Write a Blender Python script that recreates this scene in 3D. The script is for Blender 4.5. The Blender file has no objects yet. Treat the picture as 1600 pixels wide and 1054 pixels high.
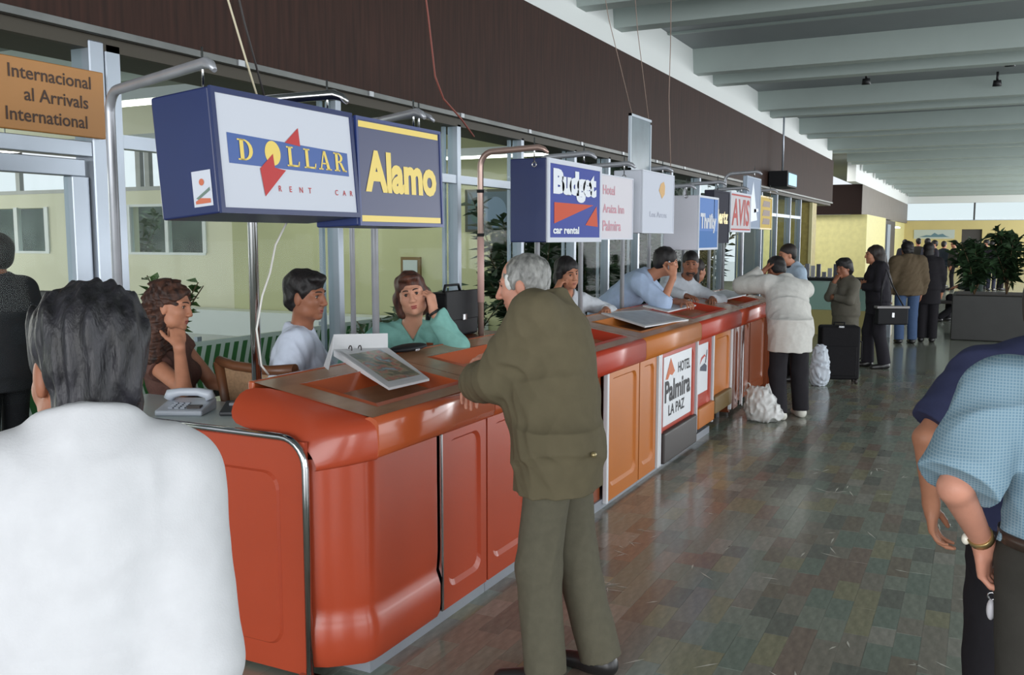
import bpy, bmesh, math, random, time
import numpy as np
from mathutils import Vector, Matrix
T0 = time.time()
random.seed(7)
np.random.seed(7)
SC = bpy.context.scene
COL = SC.collection
R = math.radians

# ------------------------------------------------------------------ camera, sky, lights, exposure
cam_d = bpy.data.cameras.new('camera')
cam = bpy.data.objects.new('camera', cam_d)
COL.objects.link(cam)
cam.location = (0, 0, 1.75)
cam.rotation_euler = (R(90 - 6.1016), 0, R(26.749))
cam_d.sensor_width = 36
cam_d.lens = 1450 / 1600 * 36
cam_d.clip_start = 0.05
cam_d.clip_end = 300
SC.camera = cam

world = bpy.data.worlds.new('world')
SC.world = world
world.use_nodes = True
bg = world.node_tree.nodes['Background']
bg.inputs[0].default_value = (0.88, 0.94, 1.0, 1)
bg.inputs[1].default_value = 1.0


def area_light(name, loc, rot, size, power, color=(1, 1, 1), size_y=None, spread=None):
    d = bpy.data.lights.new(name, 'AREA')
    d.energy = power
    d.color = color
    d.size = size
    if size_y:
        d.shape = 'RECTANGLE'
        d.size_y = size_y
    if spread:
        d.spread = R(spread)
    o = bpy.data.objects.new(name, d)
    COL.objects.link(o)
    o.location = loc
    o.rotation_euler = rot
    return o


# the photographer's flash, a hand's width above the lens
area_light('camera_flash', (0.06, -0.06, 1.93), (R(90 - 3), 0, R(26.7)), 0.16, 4, (1.0, 0.97, 0.93))
# daylight through the tall glazing of the open side of the concourse
area_light('daylight_glazing', (9.0, 12, 2.3), (0, R(90), 0), 4.0, 1500, (0.93, 0.97, 1.0), 34)
area_light('daylight_glazing_far', (9.0, 45.5, 2.3), (0, R(90), 0), 4.0, 3200, (0.97, 0.98, 1.0), 33)
area_light('rear_fill_light', (1.0, -10, 2.6), (R(90), 0, 0), 16, 1500, (0.97, 0.98, 1.0), 5)  # added fill from behind the camera, set far back for even light
# fill light added over the gap between the bulkheads to brighten the yellow block
area_light('gap_fill_light', (-6.4, 33, 4.4), (0, 0, 0), 3.5, 420, (1.0, 0.98, 0.94), 6.5)
# fill light added inside the arrivals hall, before its closed left wall
area_light('hall_fill_light', (-25.8, 5, 2.4), (0, R(-90), 0), 3.6, 900, (1.0, 0.98, 0.93), 16)

SC.view_settings.view_transform = 'Standard'
SC.view_settings.look = 'None'
SC.view_settings.exposure = 0.0
SC.view_settings.gamma = 1.0
SC.view_settings.use_curve_mapping = False

# ------------------------------------------------------------------ materials
def lin(c):
    r = []
    for v in c[:3]:
        v = v / 255
        r.append(v / 12.92 if v <= 0.04045 else ((v + 0.055) / 1.055) ** 2.4)
    return (*r, 1)


MATS = {}


def mat(name, c, rough=0.5, metal=0.0, spec=0.5, noise=0.0, scale=8.0, bump=0.0, bscale=60.0, emit=0.0, stretch=None, c2=None, coat=0.0):
    """principled material; noise mixes towards a darker shade (or c2), bump adds fine relief"""
    if name in MATS:
        return MATS[name]
    m = bpy.data.materials.new(name)
    m.use_nodes = True
    nt = m.node_tree
    b = nt.nodes['Principled BSDF']
    b.inputs['Base Color'].default_value = lin(c)
    b.inputs['Roughness'].default_value = rough
    b.inputs['Metallic'].default_value = metal
    b.inputs['Specular IOR Level'].default_value = spec
    if coat:
        b.inputs['Coat Weight'].default_value = coat
        b.inputs['Coat Roughness'].default_value = 0.08
    if emit:
        b.inputs['Emission Color'].default_value = lin(c)
        b.inputs['Emission Strength'].default_value = emit
    if noise or bump:
        tc = nt.nodes.new('ShaderNodeTexCoord')
        mp = nt.nodes.new('ShaderNodeMapping')
        nt.links.new(tc.outputs['Object'], mp.inputs[0])
        if stretch:
            mp.inputs['Scale'].default_value = stretch
    if noise:
        n = nt.nodes.new('ShaderNodeTexNoise')
        n.inputs['Scale'].default_value = scale
        n.inputs['Detail'].default_value = 5
        nt.links.new(mp.outputs[0], n.inputs[0])
        rp = nt.nodes.new('ShaderNodeValToRGB')
        rp.color_ramp.elements[0].position = 0.32
        rp.color_ramp.elements[1].position = 0.68
        dark = lin(c2) if c2 else tuple(v * (1 - noise) for v in lin(c)[:3]) + (1,)
        rp.color_ramp.elements[0].color = dark
        rp.color_ramp.elements[1].color = lin(c)
        nt.links.new(n.outputs[0], rp.inputs[0])
        nt.links.new(rp.outputs[0], b.inputs['Base Color'])
    if bump:
        n2 = nt.nodes.new('ShaderNodeTexNoise')
        n2.inputs['Scale'].default_value = bscale
        n2.inputs['Detail'].default_value = 3
        nt.links.new(mp.outputs[0], n2.inputs[0])
        bp = nt.nodes.new('ShaderNodeBump')
        bp.inputs['Strength'].default_value = bump
        bp.inputs['Distance'].default_value = 0.01
        nt.links.new(n2.outputs[0], bp.inputs['Height'])
        nt.links.new(bp.outputs[0], b.inputs['Normal'])
    MATS[name] = m
    return m


def glass_mat(name, tint=(0.93, 0.97, 0.96), mixf=0.06):
    if name in MATS:
        return MATS[name]
    m = bpy.data.materials.new(name)
    m.use_nodes = True
    nt = m.node_tree
    nt.nodes.clear()
    out = nt.nodes.new('ShaderNodeOutputMaterial')
    tr = nt.nodes.new('ShaderNodeBsdfTransparent')
    tr.inputs[0].default_value = (*tint, 1)
    gl = nt.nodes.new('ShaderNodeBsdfGlossy')
    gl.inputs['Roughness'].default_value = 0.03
    lw = nt.nodes.new('ShaderNodeLayerWeight')
    lw.inputs[0].default_value = 0.5
    pw = nt.nodes.new('ShaderNodeMath')
    pw.operation = 'POWER'
    pw.inputs[1].default_value = 4.0
    nt.links.new(lw.outputs['Facing'], pw.inputs[0])
    fr = nt.nodes.new('ShaderNodeMath')
    fr.operation = 'MULTIPLY_ADD'
    fr.inputs[1].default_value = 0.05
    fr.inputs[2].default_value = 0.004
    nt.links.new(pw.outputs[0], fr.inputs[0])
    mx = nt.nodes.new('ShaderNodeMixShader')
    nt.links.new(fr.outputs[0], mx.inputs[0])
    nt.links.new(tr.outputs[0], mx.inputs[1])
    nt.links.new(gl.outputs[0], mx.inputs[2])
    nt.links.new(mx.outputs[0], out.inputs[0])
    MATS[name] = m
    return m


# ------------------------------------------------------------------ object helpers
ROOT = {}


def link(o, parent=None):
    COL.objects.link(o)
    if parent is not None:
        o.parent = parent
        ROOT[o] = ROOT[parent]
    return o


def tag(o, label=None, cat=None, group=None, kind=None):
    if label:
        o['label'] = label
    if cat:
        o['category'] = cat
    if group:
        o['group'] = group
    if kind:
        o['kind'] = kind
    return o


def thing(name, loc, label, cat, group=None):
    o = bpy.data.objects.new(name, None)
    o.empty_display_size = 0.1
    o.location = loc
    COL.objects.link(o)
    ROOT[o] = Vector(loc)
    return tag(o, label, cat, group)


class MB:
    """collects shapes in world coordinates; build() links them as one mesh object"""
    def __init__(s):
        s.v = []
        s.f = []
        s.m = []
        s.sm = []

    def add(s, vs, fs, mi=0, smooth=False):
        n = len(s.v)
        s.v += [tuple(v) for v in vs]
        for f in fs:
            s.f.append([i + n for i in f])
            s.m.append(mi)
            s.sm.append(smooth)
        return s

    def box(s, a, b, mi=0, M=None):
        x0, y0, z0 = a
        x1, y1, z1 = b
        vs = [(x0, y0, z0), (x1, y0, z0), (x1, y1, z0), (x0, y1, z0), (x0, y0, z1), (x1, y0, z1), (x1, y1, z1), (x0, y1, z1)]
        if M is not None:
            vs = [M @ Vector(v) for v in vs]
        return s.add(vs, [(0, 3, 2, 1), (4, 5, 6, 7), (0, 1, 5, 4), (1, 2, 6, 5), (2, 3, 7, 6), (3, 0, 4, 7)], mi)

    def tube(s, pts, r, n=12, mi=0, caps=True):
        pts = [Vector(p) for p in pts]
        rs = r if isinstance(r, (list, tuple)) else [r] * len(pts)
        rings = []
        up = None
        for i, p in enumerate(pts):
            if i == 0:
                t = pts[1] - p
            elif i == len(pts) - 1:
                t = p - pts[i - 1]
            else:
                t = (pts[i + 1] - p).normalized() + (p - pts[i - 1]).normalized()
            t.normalize()
            if up is None:
                up = t.orthogonal().normalized()
            up = (up - t * up.dot(t)).normalized()
            w = t.cross(up)
            rings.append([p + (up * math.cos(2 * math.pi * k / n) + w * math.sin(2 * math.pi * k / n)) * rs[i] for k in range(n)])
        vs = [v for g in rings for v in g]
        fs = []
        for i in range(len(pts) - 1):
            for k in range(n):
                k2 = (k + 1) % n
                fs.append((i * n + k, i * n + k2, (i + 1) * n + k2, (i + 1) * n + k))
        s.add(vs, fs, mi, True)
        if caps:
            m = len(s.v) - len(vs)
            s.f.append([m + k for k in reversed(range(n))])
            s.f.append([m + (len(pts) - 1) * n + k for k in range(n)])
            s.m += [mi, mi]
            s.sm += [False, False]
        return s

    def prism(s, poly, axis, a, b, mi=0, smooth=False):
        """polygon (list of 2d points) extruded along axis 'x','y' or 'z' from a to b"""
        def P(p, t):
            return {'x': (t, p[0], p[1]), 'y': (p[0], t, p[1]), 'z': (p[0], p[1], t)}[axis]
        n = len(poly)
        vs = [P(p, a) for p in poly] + [P(p, b) for p in poly]
        fs = [(i, (i + 1) % n, n + (i + 1) % n, n + i) for i in range(n)]
        s.add(vs, fs, mi, smooth)
        m = len(s.v) - 2 * n
        s.f += [[m + i for i in reversed(range(n))], [m + n + i for i in range(n)]]
        s.m += [mi, mi]
        s.sm += [False, False]
        return s

    def ball(s, c, r, mi=0, nu=14, nv=9, M=None):
        if not isinstance(r, (tuple, list)):
            r = (r, r, r)
        vs = []
        fs = []
        for j in range(nv + 1):
            th = math.pi * j / nv
            for i in range(nu):
                ph = 2 * math.pi * i / nu
                p = Vector((r[0] * math.sin(th) * math.cos(ph), r[1] * math.sin(th) * math.sin(ph), r[2] * math.cos(th)))
                if M is not None:
                    p = M @ p
                vs.append(p + Vector(c))
        for j in range(nv):
            for i in range(nu):
                i2 = (i + 1) % nu
                fs.append((j * nu + i, (j + 1) * nu + i, (j + 1) * nu + i2, j * nu + i2))
        return s.add(vs, fs, mi, True)

    def build(s, name, mats, parent=None, bevel=0.0, seg=2, recalc=True):
        off = ROOT[parent] if parent is not None else Vector((0, 0, 0))
        me = bpy.data.meshes.new(name)
        me.from_pydata([(v[0] - off[0], v[1] - off[1], v[2] - off[2]) for v in s.v], [], s.f)
        if not isinstance(mats, (list, tuple)):
            mats = [mats]
        for m in mats:
            me.materials.append(m)
        me.polygons.foreach_set('material_index', s.m)
        me.polygons.foreach_set('use_smooth', s.sm)
        if recalc:
            bm = bmesh.new()
            bm.from_mesh(me)
            bmesh.ops.remove_doubles(bm, verts=bm.verts, dist=1e-6)
            bmesh.ops.recalc_face_normals(bm, faces=bm.faces)
            bm.to_mesh(me)
            bm.free()
        o = bpy.data.objects.new(name, me)
        if parent is None:
            ROOT[o] = Vector((0, 0, 0))
        link(o, parent)
        if bevel:
            b = o.modifiers.new('bevel', 'BEVEL')
            b.width = bevel
            b.segments = seg
            b.limit_method = 'ANGLE'
            b.angle_limit = R(40)
            if seg > 1:
                me.polygons.foreach_set('use_smooth', [True] * len(me.polygons))
                w = o.modifiers.new('normals', 'WEIGHTED_NORMAL')
                w.keep_sharp = True
        return o


def box(name, a, b, m, parent=None, bevel=0.0):
    return MB().box(a, b).build(name, m, parent, bevel)


def structure(o):
    o['kind'] = 'structure'
    return o


def text_mesh(body, w=None, h=None, bold=0.0, space=1.0, shear=0.0):
    """lettering as flat polygons in the xy plane, lower left at the origin, fitted to w x h"""
    cu = bpy.data.curves.new('lettering', 'FONT')
    cu.body = body
    cu.size = 1
    cu.offset = bold
    cu.space_character = space
    cu.shear = shear
    cu.resolution_u = 3
    ob = bpy.data.objects.new('lettering_tmp', cu)
    COL.objects.link(ob)
    dg = bpy.context.evaluated_depsgraph_get()
    me = bpy.data.meshes.new_from_object(ob.evaluated_get(dg))
    bpy.data.objects.remove(ob)
    n = len(me.vertices)
    co = np.zeros(n * 3)
    me.vertices.foreach_get('co', co)
    co = co.reshape(-1, 3)
    co -= co.min(0)
    sz = co.max(0)
    fx = w / sz[0] if w else None
    fy = h / sz[1] if h else None
    fx = fx or fy
    fy = fy or fx
    co[:, 0] *= fx
    co[:, 1] *= fy
    fs = [list(p.vertices) for p in me.polygons]
    bpy.data.meshes.remove(me)
    return co, fs


class Face:
    """a flat panel in space: origin o, right u, up v, normal n; flat print is laid on it"""
    def __init__(s, o, u, v):
        s.o = Vector(o)
        s.u = Vector(u).normalized()
        s.v = Vector(v).normalized()
        s.n = s.u.cross(s.v)

    def at(s, x, y, d=0.0):
        return s.o + s.u * x + s.v * y + s.n * d

    def poly(s, mb, pts, d, mi=0):
        mb.add([s.at(x, y, d) for x, y in pts], [list(range(len(pts)))], mi)

    def text(s, mb, body, x, y, w=None, h=None, d=0.002, bold=0.0, space=1.0, mi=0, slant=0.0, shear=0.0):
        co, fs = text_mesh(body, w, h, bold, space, shear)
        mb.add([s.at(x + c[0], y + c[1] + slant * c[0], d) for c in co], fs, mi)

    def disc(s, mb, x, y, r, d, mi=0, n=28, ry=None):
        ry = ry or r
        s.poly(mb, [(x + r * math.cos(2 * math.pi * k / n), y + ry * math.sin(2 * math.pi * k / n)) for k in range(n)], d, mi)


# ------------------------------------------------------------------ distance-field bodies
def nrm(a):
    a = np.asarray(a, float)
    return a / max(1e-9, np.linalg.norm(a))


class SDF:
    """smooth union of rounded shapes, meshed with surface nets"""
    def __init__(s):
        s.p = []
        s.subs = []
        s.planes = []
        s.noise = None

    def cap(s, a, b, ra, rb, k=0.02, cuts=()):
        a = np.asarray(a, float)
        b = np.asarray(b, float)

        def f(P):
            ab = b - a
            L = max(1e-9, ab @ ab)
            t = np.clip((P - a) @ ab / L, 0, 1)
            d = np.linalg.norm(P - a - t[:, None] * ab, axis=1) - (ra + (rb - ra) * t)
            for q, n in cuts:
                d = np.maximum(d, (P - q) @ n)
            return d
        s.p.append((f, (a + b) / 2, np.linalg.norm(a - b) / 2 + max(ra, rb), k))
        return s

    def ell(s, c, r, M=None, k=0.03):
        s.p.append((s._ell(c, r, M), np.asarray(c, float), max(r), k))
        return s

    @staticmethod
    def _ell(c, r, M):
        c = np.asarray(c, float)
        r = np.asarray(r, float)

        def f(P):
            q = P - c
            if M is not None:
                q = q @ M.T
            k0 = np.linalg.norm(q / r, axis=1)
            k1 = np.linalg.norm(q / (r * r), axis=1)
            return k0 * (k0 - 1) / np.maximum(k1, 1e-6)
        return f

    def tube(s, o, M, z0, z1, r0, r1, k=0.03):
        """elliptic tapered tube along the local z axis of frame M (rows = axes)"""
        o = np.asarray(o, float)

        def f(P):
            q = (P - o) @ M.T
            t = np.clip((q[:, 2] - z0) / (z1 - z0), 0, 1)
            rx = r0[0] + (r1[0] - r0[0]) * t
            ry = r0[1] + (r1[1] - r0[1]) * t
            e = np.sqrt((q[:, 0] / rx) ** 2 + (q[:, 1] / ry) ** 2)
            d = (e - 1) * np.minimum(rx, ry)
            return np.maximum(d, np.maximum(z0 - q[:, 2], q[:, 2] - z1))
        c = o + M[2] * (z0 + z1) / 2
        s.p.append((f, c, abs(z1 - z0) / 2 + max(*r0, *r1), k))
        return s

    def sub(s, c, r, M=None, k=0.01):
        s.subs.append((s._ell(c, r, M), k))
        return s

    def subf(s, f, k=0.005):
        s.subs.append((f, k))
        return s

    def plane(s, q, n):
        s.planes.append((np.asarray(q, float), nrm(n)))
        return s

    def ev(s, P):
        d = np.full(len(P), 0.25)
        for f, c, r, k in s.p:
            dist = np.linalg.norm(P - c, axis=1)
            i = np.nonzero(dist < r + 0.09 + k)[0]
            if not len(i):
                continue
            e = f(P[i])
            a = d[i]
            h = np.maximum(k - np.abs(a - e), 0) / k if k > 0 else 0
            d[i] = np.minimum(a, e) - h * h * k * 0.25
        if s.noise is not None:
            i = np.nonzero(np.abs(d) < 0.06)[0]
            d[i] += s.noise(P[i])
        for f, k in s.subs:
            e = -f(P)
            h = np.maximum(k - np.abs(d - e), 0) / k
            d = np.maximum(d, e) + h * h * k * 0.25
        for q, n in s.planes:
            d = np.maximum(d, (P - q) @ n)
        return d

    def mesh(s, h):
        lo = np.min([c - r for _, c, r, _ in s.p], axis=0) - 0.03
        hi = np.max([c + r for _, c, r, _ in s.p], axis=0) + 0.03
        for q, n in s.planes:
            ax = np.argmax(np.abs(n))
            if abs(n[ax]) > 0.999:
                if n[ax] > 0:
                    hi[ax] = min(hi[ax], q[ax] + 3 * h)
                else:
                    lo[ax] = max(lo[ax], q[ax] - 3 * h)
        B = 4
        nb = np.maximum(1, np.ceil((hi - lo) / (h * B)).astype(int))
        g = np.stack(np.meshgrid(*[np.arange(k) for k in nb], indexing='ij'), -1).reshape(-1, 3)
        cen = lo + (g * B + (B - 1) / 2) * h
        dc = s.ev(cen)
        act = np.abs(dc) < h * B * 1.15 + 0.022
        D = np.where(dc < 0, -0.1, 0.1).reshape(nb)
        D = np.repeat(np.repeat(np.repeat(D, B, 0), B, 1), B, 2).astype(np.float32)
        ga = g[act]
        loc = np.stack(np.meshgrid(*[np.arange(B)] * 3, indexing='ij'), -1).reshape(-1, 3)
        idx = (ga[:, None, :] * B + loc[None]).reshape(-1, 3)
        D[idx[:, 0], idx[:, 1], idx[:, 2]] = s.ev(lo + idx * h)
        D = np.pad(D, 1, constant_values=0.1)
        lo = lo - h
        I = D < 0
        n = np.array(D.shape) - 1
        sl = [(slice(a, a + n[0]), slice(b, b + n[1]), slice(c, c + n[2])) for a in (0, 1) for b in (0, 1) for c in (0, 1)]
        cnt = np.zeros(n, np.int8)
        for q in sl:
            cnt += I[q]
        ijk = np.argwhere((cnt > 0) & (cnt < 8))
        if not len(ijk):
            return np.zeros((0, 3)), np.zeros((0, 4), int)
        corners = np.array([(a, b, c) for a in (0, 1) for b in (0, 1) for c in (0, 1)])
        cv = np.stack([D[ijk[:, 0] + c[0], ijk[:, 1] + c[1], ijk[:, 2] + c[2]] for c in corners], 1)
        acc = np.zeros((len(ijk), 3))
        num = np.zeros(len(ijk))
        for a in range(8):
            for b in range(a + 1, 8):
                if np.abs(corners[a] - corners[b]).sum() != 1:
                    continue
                x, y = cv[:, a], cv[:, b]
                m = (x < 0) != (y < 0)
                t = np.where(m, x / np.where(m, x - y, 1), 0)
                acc += np.where(m[:, None], corners[a] + t[:, None] * (corners[b] - corners[a]), 0)
                num += m
        V = lo + (ijk + acc / num[:, None]) * h
        ids = np.full(n, -1, np.int32)
        ids[ijk[:, 0], ijk[:, 1], ijk[:, 2]] = np.arange(len(ijk))
        F = []
        for ax in range(3):
            o1, o2 = [(1, 2), (2, 0), (0, 1)][ax]
            A = [slice(1, k) for k in n]
            A[ax] = slice(0, n[ax])
            Bs = list(A)
            Bs[ax] = slice(1, n[ax] + 1)
            a, b = I[tuple(A)], I[tuple(Bs)]
            e = np.argwhere(a != b)
            if not len(e):
                continue
            sg = a[e[:, 0], e[:, 1], e[:, 2]]
            off = np.ones(3, int)
            off[ax] = 0
            e = e + off
            u = np.zeros(3, int)
            u[o1] = 1
            w = np.zeros(3, int)
            w[o2] = 1
            q = np.stack([ids[tuple((e - u - w).T)], ids[tuple((e - w).T)], ids[tuple(e.T)], ids[tuple((e - u).T)]], 1)
            q[~sg] = q[~sg][:, ::-1]
            F.append(q)
        F = np.concatenate(F)
        return V, F[(F >= 0).all(1)]

    def build(s, name, mats, parent, h, pick=None):
        V, F = s.mesh(h)
        off = np.array(ROOT[parent])
        me = bpy.data.meshes.new(name)
        me.vertices.add(len(V))
        me.vertices.foreach_set('co', (V - off).astype(np.float32).ravel())
        me.loops.add(F.size)
        me.loops.foreach_set('vertex_index', F.astype(np.int32).ravel())
        me.polygons.add(len(F))
        me.polygons.foreach_set('loop_start', np.arange(0, F.size, 4, dtype=np.int32))
        me.polygons.foreach_set('use_smooth', np.ones(len(F), bool))
        if not isinstance(mats, (list, tuple)):
            mats = [mats]
        for m in mats:
            me.materials.append(m)
        if pick is not None:
            me.polygons.foreach_set('material_index', pick(V[F].mean(1)).astype(np.int32))
        me.update(calc_edges=True)
        me.validate()
        o = bpy.data.objects.new(name, me)
        return link(o, parent)


def wrinkles(seed, amp, freq):
    rs = np.random.RandomState(seed)
    K = rs.normal(size=(4, 3)) * freq * np.array([1, 1, 0.8])
    ph = rs.uniform(0, 6.28, 4)
    W = rs.normal(size=(2, 3)) * freq * 1.1

    def f(P):
        w = np.sin(P @ W[0] + 1.3) + np.sin(P @ W[1])
        d = np.zeros(len(P))
        for i in range(4):
            d += np.abs(np.sin(P @ K[i] * 1.05 + ph[i] + w * 0.9))
        return (d / 4 - 0.6) * amp * 2.4
    return f


def locks(seed, amp, fx, fz):
    """hair strands: fine ripples, longer along the vertical"""
    rs = np.random.RandomState(seed)
    K = rs.normal(size=(5, 3)) * np.array([fx, fx, fz])
    ph = rs.uniform(0, 6.28, 5)

    def f(P):
        w = np.sin(P @ K[0] * 0.3) * 1.5
        d = np.zeros(len(P))
        for i in range(5):
            d += np.sin(P @ K[i] + ph[i] + w)
        return d / 5 * amp
    return f


# ------------------------------------------------------------------ people
Z = np.array([0., 0., 1.])


def heading(a):
    return np.array([math.cos(R(a)), math.sin(R(a)), 0.])


def frame(a, u=Z):
    u = nrm(u)
    r = np.array([math.sin(R(a)), -math.cos(R(a)), 0.])
    r = nrm(r - u * (r @ u))
    return np.array([r, np.cross(u, r), u])


def head_frame(yaw, pitch, roll):
    Y, P, Q = R(yaw), R(pitch), R(roll)
    f = np.array([math.cos(Y) * math.cos(P), math.sin(Y) * math.cos(P), -math.sin(P)])
    r0 = np.array([math.sin(Y), -math.cos(Y), 0.])
    u0 = np.cross(r0, f)
    u = u0 * math.cos(Q) + r0 * math.sin(Q)
    r = r0 * math.cos(Q) - u0 * math.sin(Q)
    return np.array([r, f, u])


def reach(a, t, la, lb, hint, straight=0):
    a, t = np.asarray(a, float), np.asarray(t, float)
    d = t - a
    L = np.linalg.norm(d)
    if L > (la + lb) * 0.995:
        q = L / (la + lb) / 0.995
        la, lb = la * q, lb * q
    elif straight and L > (la + lb) * straight:
        q = L / (la + lb) * 1.004
        la, lb = la * q, lb * q
    ax = d / L
    x = (la * la - lb * lb + L * L) / (2 * L)
    y = math.sqrt(max(0, la * la - x * x))
    hv = np.asarray(hint, float)
    hv = nrm(hv - ax * (hv @ ax))
    return a + ax * x + hv * y


def skin_mat(name, c):
    return mat(name, c, rough=0.5, spec=0.35, noise=0.12, scale=22, bump=0.04, bscale=180)


SKIN = {'tan': (186, 128, 100), 'fair': (206, 150, 124), 'brown': (150, 98, 74), 'pink': (196, 138, 116)}


def add_head(S, c, M, hs, jaw=1.0, nose=1.0):
    def p(x, y, z):
        return c + hs * (x * M[0] + y * M[1] + z * M[2])

    def e(q, r, k=0.02):
        S.ell(p(*q), np.array(r) * hs, M, k * hs)

    def cp(a, b, ra, rb, k=0.012):
        S.cap(p(*a), p(*b), ra * hs, rb * hs, k * hs)
    e((0, -.014, .038), (.075, .096, .084), .01)
    e((0, .027, -.025), (.068, .067, .089), .03)
    e((0, .038, -.070), (.055 * jaw, .047, .043), .03)
    e((0, .078, -.098), (.022 * jaw, .018, .017), .02)
    for s in (-1, 1):
        e((s * .043, .062, -.022), (.027, .026, .028), .025)
        e((s * .074, -.004, -.012), (.010, .020, .033), .006)
        e((s * .044 * jaw, .030, -.072), (.022, .034, .026), .02)
        cp((s * .012, .088, .030), (s * .044, .070, .030), .011, .010)
        e((s * .013 * nose, .104, -.032), (.009, .011, .008), .006)
    cp((0, .092, .018), (0, .109 * (.6 + nose * .4), -.026), .0085, .0120 * nose, .012)
    cp((-.020, .085, -.059), (.020, .085, -.059), .0075, .0075, .008)
    cp((-.006, .094, -.058), (.006, .094, -.058), .007, .007, .008)
    cp((-.016, .086, -.072), (.016, .086, -.072), .0085, .0085, .006)
    for s in (-1, 1):
        S.sub(p(s * .031, .098, .007), np.array((.017, .017, .011)) * hs, M, .010 * hs)
    S.sub(p(0, .105, -.0655), np.array((.022, .016, .0022)) * hs, M, .003 * hs)


def add_hand(S, w, f, pd, side, sc, curl, thumb=0.5):
    """palm, four fingers of three bones each and a thumb; f points along the fingers, pd is where the palm looks"""
    x = nrm(f)
    z = -nrm(np.asarray(pd) - x * (np.asarray(pd) @ x))
    y = np.cross(z, x) * side
    M = np.array([x, y, z])
    w = np.asarray(w, float)

    def p(a, b, c):
        return w + sc * (a * x + b * y + c * z)
    S.ell(p(.046, 0, 0), np.array((.056, .040, .0155)) * sc, M, .012)
    S.cap(p(-.02, 0, 0), p(.02, 0, 0), .024 * sc, .024 * sc, .02)
    if not isinstance(curl, (list, tuple)):
        curl = [curl, curl * 1.05, curl * 1.1, curl * 1.15]
    for i, (yo, xo, sg, sp) in enumerate([(.031, .084, (.042, .026, .021), .09), (.0105, .089, (.046, .030, .022), .02), (-.0105, .086, (.043, .028, .021), -.04), (-.030, .078, (.034, .021, .018), -.12)]):
        a = p(xo, yo, 0)
        S.cap(p(.03, yo * .8, 0), a, .0125 * sc, .0105 * sc, .008)
        ang = 0.0
        rr = .0098 if i < 3 else .0086
        for j, L in enumerate(sg):
            ang += R((52, 66, 45)[j]) * curl[i]
            d = nrm(math.cos(ang) * (x + y * sp) - math.sin(ang) * z)
            b = a + d * L * sc
            S.cap(a, b, rr * sc, (rr - .0009) * sc, .003)
            a, rr = b, rr - .0009
    a = p(.018, .026, -.006)
    S.cap(p(.012, .012, -.004), a, .016 * sc, .0155 * sc, .012)
    d = nrm(x * .75 + y * (.85 - .5 * thumb) - z * (.15 + .5 * thumb))
    for L, r0, r1 in ((.044, .0150, .0118), (.032, .0115, .0105), (.026, .0104, .0085)):
        b = a + d * L * sc
        S.cap(a, b, r0 * sc, r1 * sc, .005)
        a = b
        d = nrm(d + x * .22 - y * .18 * thumb)


def torso(S, o, M, T, s, w, belly, bust, off, k=.05, low=True):
    def p(x, y, z):
        return o + x * M[0] + y * M[1] + z * M[2]

    def e(q, r, kk=k):
        S.ell(p(q[0] * s, q[1] * s, q[2]), np.array(r) * s + off, M, kk)
    if low:
        e((0, -.012, .02), (.160 * w, .118, .135))
    e((0, .012 + belly * .35, T * .34), (.146 * w + belly * .3, .108 + belly, .155))
    e((0, .0, T * .66), (.158 * w, .114 + belly * .2, .175))
    e((0, -.03, T * .80), (.150 * w, .085, .11))
    S.cap(p(-.135 * s * w, -.008 * s, T - .075 * s), p(.135 * s * w, -.008 * s, T - .075 * s), .056 * s + off, .056 * s + off, k)
    for q in (-1, 1):
        S.cap(p(q * .02 * s, -.02 * s, T - .0 * s), p(q * .13 * s * w, -.012 * s, T - .055 * s), .046 * s + off * .7, .046 * s + off, k)
        if bust:
            e((q * .072, .085, T * .64), (.066 * bust, .062 * bust, .066 * bust), .03)


class Fig:
    pass


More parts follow.
